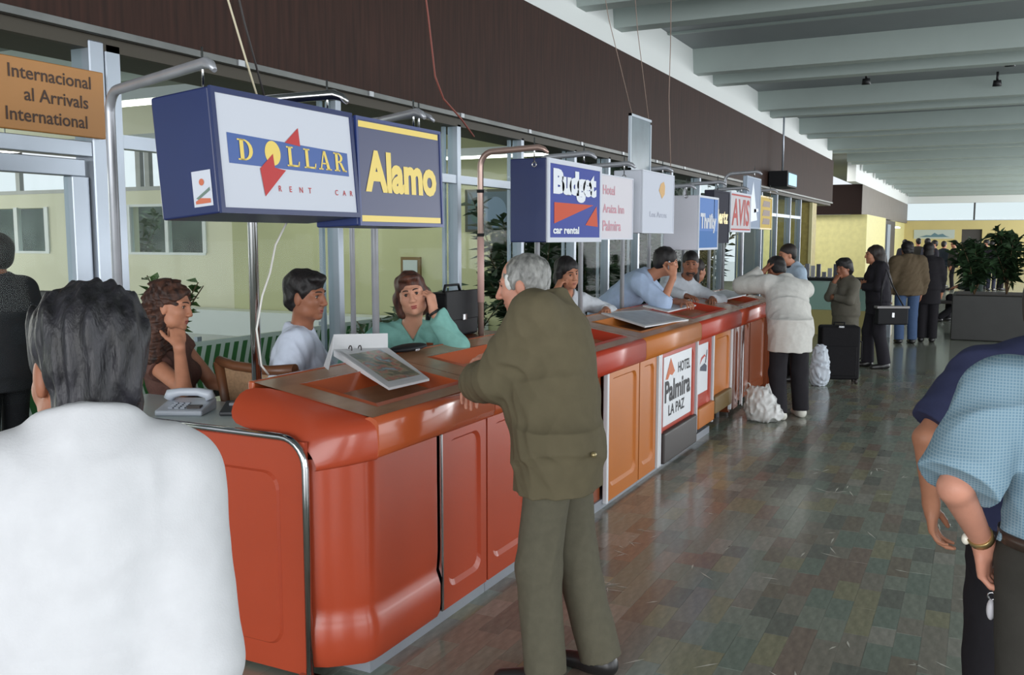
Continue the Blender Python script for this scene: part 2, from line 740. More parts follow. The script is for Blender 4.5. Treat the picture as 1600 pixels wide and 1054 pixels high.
def figure(label, base, pelvis, neck, head, face, hyaw, hpitch=0, hroll=0, s=1.0, w=1.0, belly=0.0, bust=0.0, hips=None,
           arms=None, legs=None, skin='tan', h=.006, hs=1.0, jaw=1.0, nose=1.0, group=None, hand_scale=None, eyes=True, name='person'):
    """one continuous body in the given pose; clothes and hair are added as children afterwards"""
    g = Fig()
    root = thing(name, base, label, 'person', group)
    g.root, g.s, g.w, g.h, g.hs, g.belly, g.bust = root, s, w, h, hs, belly, bust
    o, n, c = (np.asarray(v, float) for v in (pelvis, neck, head))
    g.o, g.n, g.c = o, n, c
    u = n - o
    T = np.linalg.norm(u)
    M = frame(face, u)
    HF = frame(face if hips is None else hips)
    H = head_frame(hyaw, hpitch, hroll)
    g.M, g.T, g.H, g.HF, g.face = M, T, H, HF, face
    S = SDF()
    torso(S, o, M, T, s, w, belly, bust, -.012)
    add_head(S, c, H, hs, jaw, nose)
    nk = c - H[2] * .075 * hs - H[1] * .012 * hs
    S.cap(n - M[2] * .03, nk, .062 * s, .054 * s, .035)
    g.arm = {}
    for sd, q in (('R', 1), ('L', -1)):
        a = dict((arms or {}).get(sd, {}))
        sh = n - M[2] * .062 * s + M[0] * q * .172 * s * w - M[1] * .008
        W = a.get('w')
        if W is None:
            W = sh + M[0] * q * .05 - Z * .53 * s + M[1] * .06
        W = np.asarray(W, float)
        el = reach(sh, W, .295 * s, .255 * s, a.get('e', -M[1] * .8 + M[0] * q * .5 - Z * .2))
        f = nrm(a.get('f', nrm(W - el)))
        pd = np.asarray(a.get('p', -M[0] * q), float)
        S.cap(sh, el, .050 * s, .040 * s, .03)
        S.cap(el, W, .042 * s, .027 * s, .015)
        add_hand(S, W + f * .012, f, pd, q, (hand_scale or s) * .98, a.get('c', .35), a.get('t', .4))
        g.arm[sd] = (sh, el, W)
    g.leg = {}
    for sd, q in (('R', 1), ('L', -1)):
        l = dict((legs or {}).get(sd, {}))
        hp = o + HF[0] * q * .092 * s * w - Z * .03
        A = l.get('a')
        if A is None:
            A = np.array([hp[0], hp[1], root.location[2] + .085])
        A = np.asarray(A, float)
        kn = reach(hp, A, .425 * s, .415 * s, l.get('k', HF[1]), .84)
        fd = heading(l.get('h', face if hips is None else hips))
        S.cap(hp, kn, .078 * s, .050 * s, .04)
        S.cap(kn, A, .050 * s, .034 * s, .02)
        S.cap(A - Z * .045, A - Z * .055 + fd * .14 * s, .030, .022, .02)
        g.leg[sd] = (hp, kn, A, fd)
    g.skin = skin_mat('skin_' + skin, SKIN[skin])
    g.body = S.build('body', g.skin, root, h)
    if eyes:
        face_details(g)
    return g


def face_details(g, lip=None):
    c, H, hs = g.c, g.H, g.hs

    def p(x, y, z):
        return Vector(c + hs * (x * H[0] + y * H[1] + z * H[2]))
    E = Matrix([list(v) for v in (H[0], H[2], H[1])]).transposed()
    for s in (-1, 1):
        mb = MB()
        nu, nv, r = 12, 12, .0116 * hs
        vs, fs, ms = [], [], []
        for j in range(nv + 1):
            th = math.pi * j / nv
            for i in range(nu):
                ph = 2 * math.pi * i / nu
                vs.append(p(s * .031, .0745, .007) + E @ Vector((r * math.sin(th) * math.cos(ph), r * math.sin(th) * math.sin(ph), r * math.cos(th))))
        for j in range(nv):
            for i in range(nu):
                mb_f = (j * nu + i, (j + 1) * nu + i, (j + 1) * nu + (i + 1) % nu, j * nu + (i + 1) % nu)
                fs.append((mb_f, 0 if j < 2 else 1 if j < 3 else 2))
        n0 = len(mb.v)
        mb.v += [tuple(v) for v in vs]
        for f, m in fs:
            mb.f.append(list(f))
            mb.m.append(m)
            mb.sm.append(True)
        mb.build('eye', [mat('pupil', (18, 14, 12), .15), mat('iris_brown', (62, 40, 26), .2), mat('eye_white', (196, 186, 176), .25)], g.body)
        pts = [p(s * x, y, z) for x, y, z in ((.012, .0985, .0305), (.024, .0965, .0345), (.037, .088, .0345), (.050, .074, .0285))]
        MB().tube(pts, [.0028 * hs, .0036 * hs, .0034 * hs, .0018 * hs], 6).build('eyebrow', g.brow if hasattr(g, 'brow') else mat('eyebrow_dark', (38, 28, 24), .8), g.body)
        lid = [p(s * x, y, z) for x, y, z in ((.0165, .0835, .0085), (.024, .0875, .0150), (.033, .0875, .0155), (.044, .0785, .0095))]
        MB().tube(lid, [.0010 * hs, .0017 * hs, .0018 * hs, .0012 * hs], 5).build('eyelash', mat('eyebrow_dark', (38, 28, 24), .8), g.body)


def lips(g, m):
    c, H, hs = g.c, g.H, g.hs

    def p(x, y, z):
        return Vector(c + hs * (x * H[0] + y * H[1] + z * H[2]))
    mb = MB()
    mb.tube([p(x, y, z) for x, y, z in ((-.023, .0865, -.064), (-.012, .0955, -.0595), (0, .1010, -.0605), (.012, .0955, -.0595), (.023, .0865, -.064))], [.0015 * hs, .0042 * hs, .0040 * hs, .0042 * hs, .0015 * hs], 8)
    mb.tube([p(x, y, z) for x, y, z in ((-.022, .0865, -.066), (-.011, .0945, -.0715), (0, .0975, -.0725), (.011, .0945, -.0715), (.022, .0865, -.066))], [.0015 * hs, .0044 * hs, .0048 * hs, .0044 * hs, .0015 * hs], 8)
    mb.build('lips', m, g.body)


def hair(g, m, parts, subs=(), planes=(), noise=None, h=None, name='hair', label=None):
    """parts: ('e', centre, radii) or ('c', a, b, ra, rb) in the head's own frame"""
    S = SDF()
    c, H, hs = g.c, g.H, g.hs

    def p(q):
        return c + hs * (q[0] * H[0] + q[1] * H[1] + q[2] * H[2])
    for q in parts:
        if q[0] == 'e':
            S.ell(p(q[1]), np.array(q[2]) * hs, H, .02)
        else:
            S.cap(p(q[1]), p(q[2]), q[3] * hs, q[4] * hs, .03)
    for q in subs:
        S.sub(p(q[0]), np.array(q[1]) * hs, H, .012 * hs)
    for q, n in planes:
        S.planes.append((p(q), nrm(n[0] * H[0] + n[1] * H[1] + n[2] * H[2])))
    S.noise = noise
    o = S.build(name, m, g.root, h or g.h)
    if label:
        o['label'] = label
    return o


FACE_CUT = [((0, .118, -.035), (.082, .075, .098)), ((.09, .02, -.045), (.03, .04, .055)), ((-.09, .02, -.045), (.03, .04, .055))]


def hair_short(g, m, thick=.012, noise=None, nape=-.075, front=None, h=None):
    t = thick
    return hair(g, m, [('e', (0, -.016, .040), (.076 + t, .098 + t, .086 + t)), ('e', (0, -.045, -.015), (.066 + t * .8, .062 + t * .7, .075))],
                front or FACE_CUT, [((0, 0, nape), (0, .35, -1))], noise, h)


def cuff_cut(a, b, t):
    q = a + (b - a) * t
    return (q, nrm(b - a))


def top(g, m, name='shirt', off=.010, sleeve=1.0, hem=None, hem_r=None, wr=None, collar=.012, vneck=None, sl=(.060, .050, .046, .036), h=None, k=.05, label=None, pick=None, hunch=None, low=True):
    """shirt, blouse, sweater or jacket over the torso and arms; hem = height along the torso axis"""
    S = SDF()
    s, M, o, T = g.s, g.M, g.o, g.T
    torso(S, o, M, T, s, g.w, g.belly, g.bust, off, k, low)
    if hunch:
        S.ell(o + M[0] * 0 + M[1] * hunch[0] + M[2] * hunch[1], np.array(hunch[2]), M, .08)
    if hem_r:
        S.tube(o, g.HF, hem, .10, hem_r[0], hem_r[1], .05)
        S.tube(o, M, -.02, T * .40, hem_r[1], (hem_r[1][0] * .96, hem_r[1][1] * .93), .06)
        S.ell(o + M[2] * T * .50, (hem_r[1][0] * .95, hem_r[1][1] * .92, .27), M, .08)
    for sd in 'RL':
        sh, el, W = g.arm[sd]
        if sleeve >= 1:
            S.cap(sh, el, sl[0] * s + off, sl[1] * s + off, .045)
            S.cap(el, W, sl[2] * s + off, sl[3] * s + off, .02, [cuff_cut(el, W, .93)])
        elif sleeve > .5:
            S.cap(sh, el, sl[0] * s + off, sl[1] * s + off, .045)
            S.cap(el, W, sl[2] * s + off, sl[3] * s + off, .02, [cuff_cut(el, W, (sleeve - .5) * 2)])
        else:
            S.cap(sh, el, sl[0] * s + off, sl[1] * s + off + .008, .045, [cuff_cut(sh, el, sleeve * 2)])
    if collar:
        H = g.H
        nk = g.n + M[2] * .012 * s
        ax = nrm(M[2] * .7 + nrm(g.c - g.n) * .5)
        X = nrm(M[0] - ax * (M[0] @ ax))
        Y = np.cross(ax, X)
        A = np.array([X, Y, ax])

        def f(P):
            q = (P - (nk - M[1] * .006)) @ A.T
            rr = np.sqrt((q[:, 0] / .070) ** 2 + (q[:, 1] / .072) ** 2) * .071
            z = np.maximum(np.abs(q[:, 2] - .002) - .022, 0)
            return np.sqrt((rr - .071 * s) ** 2 + z * z) - collar
        S.p.append((f, nk, .11, .02))
    S.noise = wr
    # the neck opening
    nb, nc = g.n - M[2] * .02, g.c - g.H[2] * .05

    def neck_hole(P):
        ab = nc - nb
        t = np.clip((P - nb) @ ab / (ab @ ab), 0, 1)
        return np.linalg.norm(P - nb - t[:, None] * ab, axis=1) - .060 * s
    S.subf(neck_hole)
    if vneck:
        def v_cut(P):
            q = (P - g.n) @ M.T
            return np.maximum(np.abs(q[:, 0]) - (q[:, 2] + vneck[0]) * vneck[1], .02 - q[:, 1])
        S.subf(v_cut)
    if hem is not None and not hem_r:
        S.planes.append((o + M[2] * hem, -M[2]))
    ob = S.build(name, m, g.root, h or g.h * 1.12, pick)
    if label:
        ob['label'] = label
    return ob


def trousers(g, m, thigh=.088, knee=.070, ankle=.066, wr=None, h=None, name='trousers', waist=.09, seat=0.0, cuff=.02, cutz=None):
    S = SDF()
    s, o = g.s, g.o
    HF = g.HF
    S.ell(o - Z * .01 - HF[1] * (.012 + seat), (.168 * s * g.w, .125 * s + seat, .135 * s), HF, .05)
    S.tube(o, HF, -.02, waist, (.162 * s * g.w, .120 * s + g.belly * .5), (.150 * s * g.w + g.belly * .3, .112 * s + g.belly * .8), .03)
    for sd in 'RL':
        hp, kn, A, fd = g.leg[sd]
        S.cap(hp, kn, thigh * s, knee * s, .03)
        b = A + nrm(A - kn) * .05
        S.cap(kn, b, knee * s, ankle * s, .03, [(A + nrm(A - kn) * cuff, nrm(A - kn))])
    S.noise = wr
    return S.build(name, m, g.root, h or g.h * 1.5)


def shoes(g, m, h=None, L=.17, label=None):
    for sd in 'RL':
        hp, kn, A, fd = g.leg[sd]
        z0 = A[2] - .085
        S = SDF()
        a = np.array([A[0], A[1], z0 + .038])
        S.cap(a - fd * .035, a + fd * .04, .042, .042, .02)
        S.cap(a + fd * .02, a + fd * L - Z * .012, .043, .034, .03)
        S.cap(a - fd * .02 + Z * .02, A + Z * .01, .042, .042, .03)
        S.plane((0, 0, z0 + .002), (0, 0, -1))
        ob = S.build('shoe', m, g.root, h or max(.009, g.h))
        if label:
            ob['label'] = label


def belt(g, m, z, grow=.0):
    mb = MB()
    s = g.s
    o, M = g.o, g.HF
    n = 32
    vs, fs = [], []
    for zz, k in ((z - .016, 0), (z - .016, .004), (z + .016, .004), (z + .016, 0)):
        for i in range(n):
            a = 2 * math.pi * i / n
            p = o + M[0] * math.cos(a) * (.158 * s * g.w + g.belly * .3 + grow + k) + M[1] * math.sin(a) * (.118 * s + g.belly * .8 + grow + k) + Z * zz
            vs.append(p)
    for j in range(4):
        for i in range(n):
            fs.append((j * n + i, j * n + (i + 1) % n, ((j + 1) % 4) * n + (i + 1) % n, ((j + 1) % 4) * n + i))
    mb.add(vs, fs, 0, True)
    return mb.build('belt', m, g.root)


# ------------------------------------------------------------------ the building
M_floor = None


def floor_material():
    m = bpy.data.materials.new('terrazzo_floor')
    m.use_nodes = True
    nt = m.node_tree
    b = nt.nodes['Principled BSDF']
    tc = nt.nodes.new('ShaderNodeTexCoord')
    mp = nt.nodes.new('ShaderNodeMapping')
    mp.inputs['Rotation'].default_value = (0, 0, R(90))
    nt.links.new(tc.outputs['Object'], mp.inputs[0])
    br = nt.nodes.new('ShaderNodeTexBrick')
    br.inputs['Color1'].default_value = lin((142, 148, 135))
    br.inputs['Color2'].default_value = lin((132, 133, 122))
    br.inputs['Mortar'].default_value = lin((130, 132, 121))
    br.inputs['Scale'].default_value = 1
    br.inputs['Mortar Size'].default_value = 0.002
    br.inputs['Brick Width'].default_value = 0.26
    br.inputs['Row Height'].default_value = 0.105
    nt.links.new(mp.outputs[0], br.inputs[0])
    nt.links.new(br.outputs[0], b.inputs['Base Color'])
    b.inputs['Roughness'].default_value = 0.16
    return m


TILE = []
for nm, c in (('grey_green', (142, 149, 136)), ('grey_brown', (144, 140, 128)), ('dark', (122, 125, 116)), ('olive', (150, 148, 122)), ('rust', (142, 128, 116)), ('pale', (158, 157, 146)), ('green', (130, 142, 130)), ('brown', (136, 128, 114))):
    TILE.append(mat('stone_tile_' + nm, c, rough=.17, spec=.5, noise=.28, scale=16, stretch=(2.2, .7, 1)))
MARK = mat('scuff_mark', (196, 196, 184), .5)

floor = structure(MB().box((-26, -5, -.2), (9.2, 70, -.001)).build('floor', floor_material()))


def visible(p):
    """is the floor point in front of the lens and inside a slightly wider frame"""
    co = cam_inv @ Vector(p)
    if co.z > -.3:
        return False
    x = co.x / -co.z * 1450
    y = co.y / -co.z * 1450
    return abs(x) < 860 and abs(y) < 580


bpy.context.view_layer.update()
cam_inv = cam.matrix_world.inverted()
rt = random.Random(11)
tiles = []
TW, TL = .105, .26
for ix in range(int(4.2 / TW)):
    x = -2.36 + ix * TW
    y = 2.3 + rt.random() * TL
    while y < 13.2:
        L = TL * rt.choice((.75, 1, 1, 1.25))
        c = rt.choices(range(8), (26, 20, 12, 8, 7, 9, 16, 10))[0]
        if visible((x + TW / 2, y + L / 2, 0)):
            tiles.append((y + abs(x + 1) * .4, x, y, L, c))
        y += L
tiles.sort()
tile_mesh = {}
rest = MB()
for i, (_, x, y, L, c) in enumerate(tiles):
    dz = rt.uniform(-.0004, .0004)
    if i < 300:
        key = (round(L, 3), c)
        if key not in tile_mesh:
            a = .0004
            mb = MB()
            t = [(a, a), (TW - a, a), (TW - a, L - a), (a, L - a)]
            mb.add([(p[0], p[1], -.0012) for p in t] + [(p[0] + (.0002 if p[0] < TW / 2 else -.0002), p[1] + (.0002 if p[1] < L / 2 else -.0002), 0) for p in t],
                   [(4, 5, 6, 7), (0, 1, 5, 4), (1, 2, 6, 5), (2, 3, 7, 6), (3, 0, 4, 7)])
            o = mb.build('floor_tile', TILE[c], floor, recalc=False)
            tile_mesh[key] = o
        else:
            o = tile_mesh[key].copy()
            COL.objects.link(o)
        o.location = (x, y, dz)
    else:
        a = .0004
        t = [(x + a, y + a), (x + TW - a, y + a), (x + TW - a, y + L - a), (x + a, y + L - a)]
        rest.add([(p[0], p[1], -.0012) for p in t] + [(p[0], p[1], dz) for p in t],
                 [(4, 5, 6, 7), (0, 1, 5, 4), (1, 2, 6, 5), (2, 3, 7, 6), (3, 0, 4, 7)], c)
o = rest.build('floor_tiles', TILE, floor, recalc=False)
o['kind'] = 'stuff'
scuffs = MB()
for _ in range(46):
    x, y = rt.uniform(-1.9, .5), rt.uniform(3.1, 7.5)
    for k in range(rt.choice((1, 1, 2, 3))):
        a, L = rt.uniform(0, 3.14), rt.uniform(.04, .15)
        dx, dy = math.cos(a) * L / 2, math.sin(a) * L / 2
        px, py = -math.sin(a) * .0034, math.cos(a) * .0034
        X, Y = x + rt.uniform(-.07, .07), y + rt.uniform(-.07, .07)
        scuffs.add([(X - dx, Y - dy, .0008), (X + dx * .3 + px * 2, Y + dy * .3 + py * 2, .0008), (X + dx, Y + dy, .0008), (X + dx * .2 - px, Y + dy * .2 - py, .0008)], [(0, 3, 2, 1)])
o = scuffs.build('scuff_marks', MARK, floor)
o['kind'] = 'stuff'

# ceiling: flat slab with pairs of concrete ribs across the concourse
M_ceil = mat('ceiling_dimmed', (136, 142, 144), .6, noise=.06, scale=2)  # weak light on the pale ceiling is put into this darker grey
M_rib = mat('rib_paint', (160, 172, 168), .55, noise=.05, scale=3)
ceiling = structure(MB().box((-6.3, -5, 4.6), (9.2, 70, 4.95)).box((-26, -5, 4.6), (-6.3, 13.8, 4.95)).build('ceiling', M_ceil))
rib0 = None
for k in range(-3, 13):
    for dy in (0, 1.15):
        Y = 9.75 + k * 4.6 + dy
        if Y > 66:
            continue
        if rib0 is None:
            prof = [(-.21, 4.60), (-.13, 4.25), (.13, 4.25), (.21, 4.60)]
            rib0 = MB().prism(prof, 'x', -4.1, 9.2).build('ceiling_rib', M_rib, ceiling)
            rib0.location = (0, Y, 0)
        else:
            o = rib0.copy()
            COL.objects.link(o)
            o.location = (0, Y, 0)
hall_rib = None
for k in range(-3, 1):
    for dy in (0, 1.15):
        Y = 9.75 + k * 4.6 + dy
        if hall_rib is None:
            hall_rib = o = MB().prism([(-.21, 4.60), (-.13, 4.25), (.13, 4.25), (.21, 4.60)], 'x', -26, -4.3).build('ceiling_rib', M_rib, ceiling)
        else:
            o = hall_rib.copy()
            COL.objects.link(o)
        o.location = (0, Y, 0)
j0 = MB().box((-4.05, -.03, 4.57), (9.2, .03, 4.61)).build('joint_cover', M_rib, ceiling)
for k in range(-1, 8):
    o = j0 if k == -1 else j0.copy()
    if k > -1:
        COL.objects.link(o)
    o.location = (0, 12.9 + k * 4.6, 0)
structure(MB().box((-4.3, -5, 3.98), (-4.06, 29, 4.73)).build('trim_1', mat('white_plaster', (222, 226, 224), .6)))
structure(MB().box((-4.5, 36, 3.8), (-4.2, 62, 4.73)).build('trim_2', mat('white_plaster', (222, 226, 224), .6)))
for i, (x, y) in enumerate([(-1.95, 15.75), (-1.9, 17.2), (.25, 16.4), (.1, 18.4)]):
    t = thing('ceiling_spotlight', (x, y, 4.25), ['black spotlight under the ceiling rib, left one of the nearer pair', 'black spotlight under the ceiling rib, left one of the farther pair', 'black spotlight near the right edge, on the nearer ceiling rib', 'black spotlight near the right edge, on the farther ceiling rib'][i], 'spotlight', 'ceiling spotlights')
    MB().tube([(x, y, 4.61), (x, y, 4.45)], .02, 10).build('stem', mat('black_metal', (30, 30, 32), .5), t)
    MB().tube([(x, y, 4.46), (x, y + .02, 4.36)], [.06, .075], 14).build('lamp_head', mat('black_metal', (30, 30, 32), .5), t)

# bulkhead of brown laminate over the glass front
def laminate():
    m = mat('brown_laminate', (66, 46, 40), rough=.6, spec=.10, noise=.35, scale=5, stretch=(1, 6, .35), c2=(50, 38, 34))
    return m


structure(MB().box((-4.42, -5, 2.80), (-4.0, 28.9, 4.0)).build('wall_bulkhead', laminate()))
structure(MB().box((-4.03, -5, 2.765), (-3.985, 28.9, 2.80)).build('trim_3', mat('dull_aluminium', (120, 122, 120), .45, .8, noise=.3, scale=3)))
structure(MB().box((-4.45, -5, 2.70), (-4.05, 28.9, 2.768)).build('trim_4', mat('dark_soffit', (62, 56, 44), .6)))
for k in range(9):
    y = 4.3 + k * 1.32
    t = MB().box((-3.984, y, 2.765), (-3.975, y + .05, 2.80)).build('trim_3_clip', mat('bright_clip', (188, 190, 194), .3, .6))
    structure(t)
structure(MB().box((-4.6, 38, 2.66), (-4.17, 62, 3.8)).build('wall_bulkhead_far', mat('brown_laminate_sheen', (116, 108, 100), .5, noise=.15, scale=3)))  # gloss along the bulkhead side is put into this paler brown
structure(MB().box((-7.4, 37.9, 2.66), (-4.172, 38.1, 3.8)).build('wall_box_far', mat('dark_brown_panel', (40, 30, 28), .7, spec=.1)))

# glass front
M_alu = mat('aluminium', (168, 176, 186), .32, .55, noise=.08, scale=3)
M_glass = glass_mat('clear_glass')
XG = -4.1
gw = structure(MB().box((XG - .04, 3.5, 2.22), (XG + .04, 24, 2.29)).build('window_1', M_alu))
mull = [5.35, 7.03, 8.27, 9.6, 10.65, 11.75, 13.2, 14.7, 16.2, 17.8, 19.4, 21, 22.6, 24]
for i, y in enumerate(mull):
    MB().box((XG - .05, y - .03, 0), (XG + .05, y + .03, 2.72)).build('mullion', M_alu, gw, .004, 1)
    MB().box((XG - .085, y - .075, 0), (XG - .055, y - .045, 2.72)).build('mullion_fin', M_alu, gw)
ys = [3.5] + mull
for a, b in zip(ys[:-1], ys[1:]):
    MB().box((XG - .004, a + .03, 0.08), (XG + .004, b - .03, 2.22)).build('pane', M_glass, gw)
    MB().box((XG - .004, a + .03, 2.29), (XG + .004, b - .03, 2.72)).build('pane', M_glass, gw)
MB().box((XG - .04, 3.5, 0), (XG + .04, 24, .08)).build('sill', M_alu, gw)
# the wide column beside the door and the door itself
MB().box((XG - .08, 3.31, 0), (XG + .06, 3.40, 2.74)).build('column_half', M_alu, gw, .006, 1)
MB().box((XG - .08, 3.415, 0), (XG + .05, 3.51, 2.74)).build('column_half', M_alu, gw, .006, 1)
dr = structure(MB().box((XG - .05, 1.2, 2.16), (XG + .05, 3.31, 2.235)).build('door_1', M_alu, bevel=.004))
MB().box((XG - .04, 1.2, 2.06), (XG + .03, 3.28, 2.145)).build('door_rail', M_alu, dr, .004, 1)
MB().box((XG - .04, 3.20, 0), (XG + .03, 3.30, 2.06)).build('door_stile', M_alu, dr, .004, 1)
MB().box((XG - .04, 2.2, 0), (XG + .03, 2.28, 2.06)).build('door_stile', M_alu, dr, .004, 1)
MB().box((XG - .04, 2.28, 0), (XG + .03, 3.20, .12)).build('kick_rail', M_alu, dr, .004, 1)
MB().box((XG - .012, 2.28, .12), (XG - .004, 3.2, 2.06)).build('pane', M_glass, dr)
MB().box((XG - .004, 1.2, 2.235), (XG + .004, 3.31, 2.72)).build('pane', M_glass, dr)
MB().box((XG - .004, -5, 0), (XG + .004, 1.2, 2.72)).build('pane', M_glass, dr)

# orange arrivals board over the door
sg = thing('arrivals_board', (-4.0, 2.6, 2.245), 'orange-brown board over the glass door reading Internacional, Arrivals, International', 'sign')
MB().box((-4.035, 1.9, 2.25), (-4.005, 3.36, 2.58)).build('board', mat('ochre_board', (176, 122, 62), .45, noise=.08, scale=4), sg, .004, 1)
F = Face((-4.004, 1.9, 2.25), (0, 1, 0), (0, 0, 1))
mb = MB()
for s_, r_, z_ in (('Internacional', 1.38, .235), ('al Arrivals', 1.36, .137), ('International', 1.35, .040)):
    mb = MB()
    co_, _ = text_mesh(s_, None, .062, .012)
    F.text(mb, s_, r_ - co_[:, 0].max(), z_, h=.062, d=.001, bold=.012)
    mb.build('lettering', mat('brown_lettering', (66, 46, 36), .6), sg)

# arrivals hall behind the glass
M_cream = mat('cream_wall', (226, 224, 200), .6, noise=.05, scale=1.5)
M_green = mat('pale_green_wall', (188, 189, 148), .6, noise=.10, scale=1.2)
wb = structure(MB().box((-26, 13.5, 0), (-12.05, 13.8, 1.46)).box((-26, 13.5, 2.40), (-12.05, 13.8, 2.72)).box((-13.48, 13.5, 1.46), (-12.05, 13.8, 4.59))
               .box((-18.0, 13.5, 1.46), (-15.6, 13.8, 2.4)).box((-26, 13.5, 3.75), (-13.48, 13.8, 4.59)).build('wall_hall_back', M_cream))
structure(MB().box((-12.4, 13.1, 0), (-6.35, 13.4, 4.72)).build('wall_hall_right', M_green))
structure(MB().box((-26.2, -5, 0), (-26, 13.8, 4.59)).build('wall_hall_left', M_cream))
structure(MB().box((-26, 13.42, 0), (-12.05, 13.5, .10)).build('baseboard_hall', mat('grey_base', (150, 150, 148), .5)))
w2 = structure(MB().box((-15.6, 13.48, 1.42), (-13.46, 13.56, 1.47)).build('window_2', mat('white_frame', (224, 228, 230), .5)))
wf = mat('white_frame', (224, 228, 230), .5)
for x in (-15.58, -14.52, -13.52):
    MB().box((x, 13.47, 1.46), (x + .09, 13.57, 2.42)).build('jamb', wf, w2)
MB().box((-15.6, 13.48, 2.38), (-13.46, 13.56, 2.43)).build('head', wf, w2)
for x in (-15.49, -14.43):
    MB().box((x, 13.515, 1.46), (x + .9, 13.525, 2.38)).build('pane', M_glass, w2)
w3 = structure(MB().box((-21, 13.48, 1.42), (-18.0, 13.56, 1.47)).build('window_3', wf))
for x in (-18.1, -19.1, -20.1):
    MB().box((x, 13.47, 1.46), (x + .12, 13.57, 2.42)).build('jamb', wf, w3)
    MB().box((x - .9, 13.515, 1.46), (x, 13.525, 2.38)).build('pane', M_glass, w3)
w4 = structure(MB().box((-26, 13.48, 2.70), (-13.46, 13.58, 2.78)).build('window_4', mat('grey_beam', (170, 172, 172), .5)))
for x in (-15.3, -15.05, -17, -19, -21):
    MB().box((x, 13.5, 2.78), (x + .13, 13.6, 3.75)).build('post', mat('grey_beam', (170, 172, 172), .5), w4)
# street seen through the hall windows: a low building and trees outside
structure(MB().box((-34, 21, 0), (-13, 21.5, 3.1)).build('wall_street', mat('street_wall', (96, 104, 98), .8, noise=.5, scale=1.2)))
structure(MB().box((-10.8, 13.8, 0), (-10.6, 37.9, 5.5)).build('wall_court_backdrop', mat('court_backdrop', (38, 44, 34), .9, noise=.6, scale=2.5)))  # added dark backdrop, keeps bright sky from showing between the shrubs
structure(MB().box((-6.33, 13.1, 0), (-6.2, 24, .3)).build('trim_5', mat('grey_base', (150, 150, 148), .5)))

structure(MB().box((-10.6, 13.82, -.02), (-6.34, 37.85, .012)).build('floor_court', mat('court_soil', (58, 62, 42), .9, noise=.5, scale=3)))
M_tube = mat('fluorescent_tube', (255, 252, 240), .5, emit=4.5)
for i, (x0, x1, y, z) in enumerate([(-14.5, -5.0, 7.5, 3.25), (-11.0, -4.6, 12.2, 2.95), (-16, -5, 3.4, 3.3), (-16, -6, 11.0, 3.3)]):
    t = thing('ceiling_light', ((x0 + x1) / 2, y, z), ['long white strip light nearest behind the glass front', 'long white strip light beyond the green hall wall', 'long white strip light over the glass door in the hall', 'long white strip light before the cream hall wall'][i], 'light', 'strip lights in the hall')
    MB().prism([(y - .16, z), (y + .16, z), (y + .10, z + .12), (y - .10, z + .12)], 'x', x0, x1).build('housing', wf, t)
    MB().box((x0 + .03, y - .12, z - .02), (x1 - .03, y + .12, z)).build('diffuser', M_tube, t)
    for xx in (x0 + .3, x1 - .3):
        MB().tube([(xx, y, z + .1), (xx, y, 4.6)], .012, 8).build('hanger', wf, t)

# pale picture and framed notice on the green wall
t = thing('poster', (-6.9, 13.09, 1.85), 'dark blue-grey poster on the green wall behind the glass', 'poster')
MB().box((-7.42, 13.05, 1.85), (-6.42, 13.098, 2.52)).build('board', mat('dark_frame', (70, 72, 60), .5), t)
mb = MB()
F = Face((-7.37, 13.048, 1.89), (1, 0, 0), (0, 0, 1))
F.poly(mb, [(0, 0), (.9, 0), (.9, .59), (0, .59)], .001)
F.disc(mb, .5, .27, .2, .003, 1, ry=.24)
F.disc(mb, .14, .3, .1, .003, 2, ry=.2)
mb.build('picture', [mat('poster_ground', (76, 92, 104), .4), mat('poster_blue', (104, 124, 146), .4), mat('poster_green', (72, 96, 92), .4)], t)
t = thing('picture_frame', (-8.47, 13.09, .93), 'small framed notice hung on the green wall behind the woman in teal', 'picture')
MB().box((-8.66, 13.05, .92), (-8.28, 13.098, 1.44)).build('frame', mat('wood_frame', (120, 96, 56), .5), t)
MB().box((-8.61, 13.04, .97), (-8.33, 13.052, 1.39)).build('sheet', mat('notice_paper', (190, 200, 200), .6), t)

# far end of the concourse
M_yel = mat('yellow_panel', (220, 212, 148), .5, noise=.12, scale=6)
structure(MB().box((-5.05, 26, 0), (-4.13, 26.9, 2.8)).build('wall_column', mat('ochre_panel', (182, 164, 90), .5, noise=.25, scale=9)))
structure(MB().box((-4.17, 25.96, 0), (-4.09, 26.02, 2.8)).build('trim_6', mat('pale_edge', (214, 204, 150), .5)))
structure(MB().box((-5.7, 24.6, 0), (-5.1, 24.7, 2.8)).build('trim_7', mat('grey_blue_panel', (140, 152, 166), .4)))
structure(MB().box((-9, 38.2, 0), (-3.99, 46, 2.66)).build('wall_block', M_yel))
structure(MB().box((-4.4, 46, 0), (-4.05, 52, 2.6)).build('door_3', mat('dark_doorway', (52, 46, 46), .5)))
structure(MB().box((-4.06, 47.2, 0), (-4.0, 48.8, 2.4)).build('trim_8', mat('grey_blue_panel', (140, 152, 166), .4)))
structure(MB().box((-9, 52, 0), (-4.3, 62, 2.66)).build('wall_left_far', M_yel))
wfar = structure(MB().box((-9, 62, 0), (-1.12, 62.3, 2.8)).box((-.03, 62, 0), (9.2, 62.3, 2.8)).box((-1.12, 62, 2.28), (-.03, 62.3, 2.8)).build('wall_far', mat('far_yellow_wall', (206, 190, 130), .5, noise=.06, scale=1)))
structure(MB().box((-9, 62, 3.85), (9.2, 62.3, 4.72)).build('wall_far_top', mat('white_plaster', (222, 226, 224), .6)))
w5 = structure(MB().box((-9, 62.1, 2.8), (9.2, 62.2, 2.84)).build('window_5', M_alu))
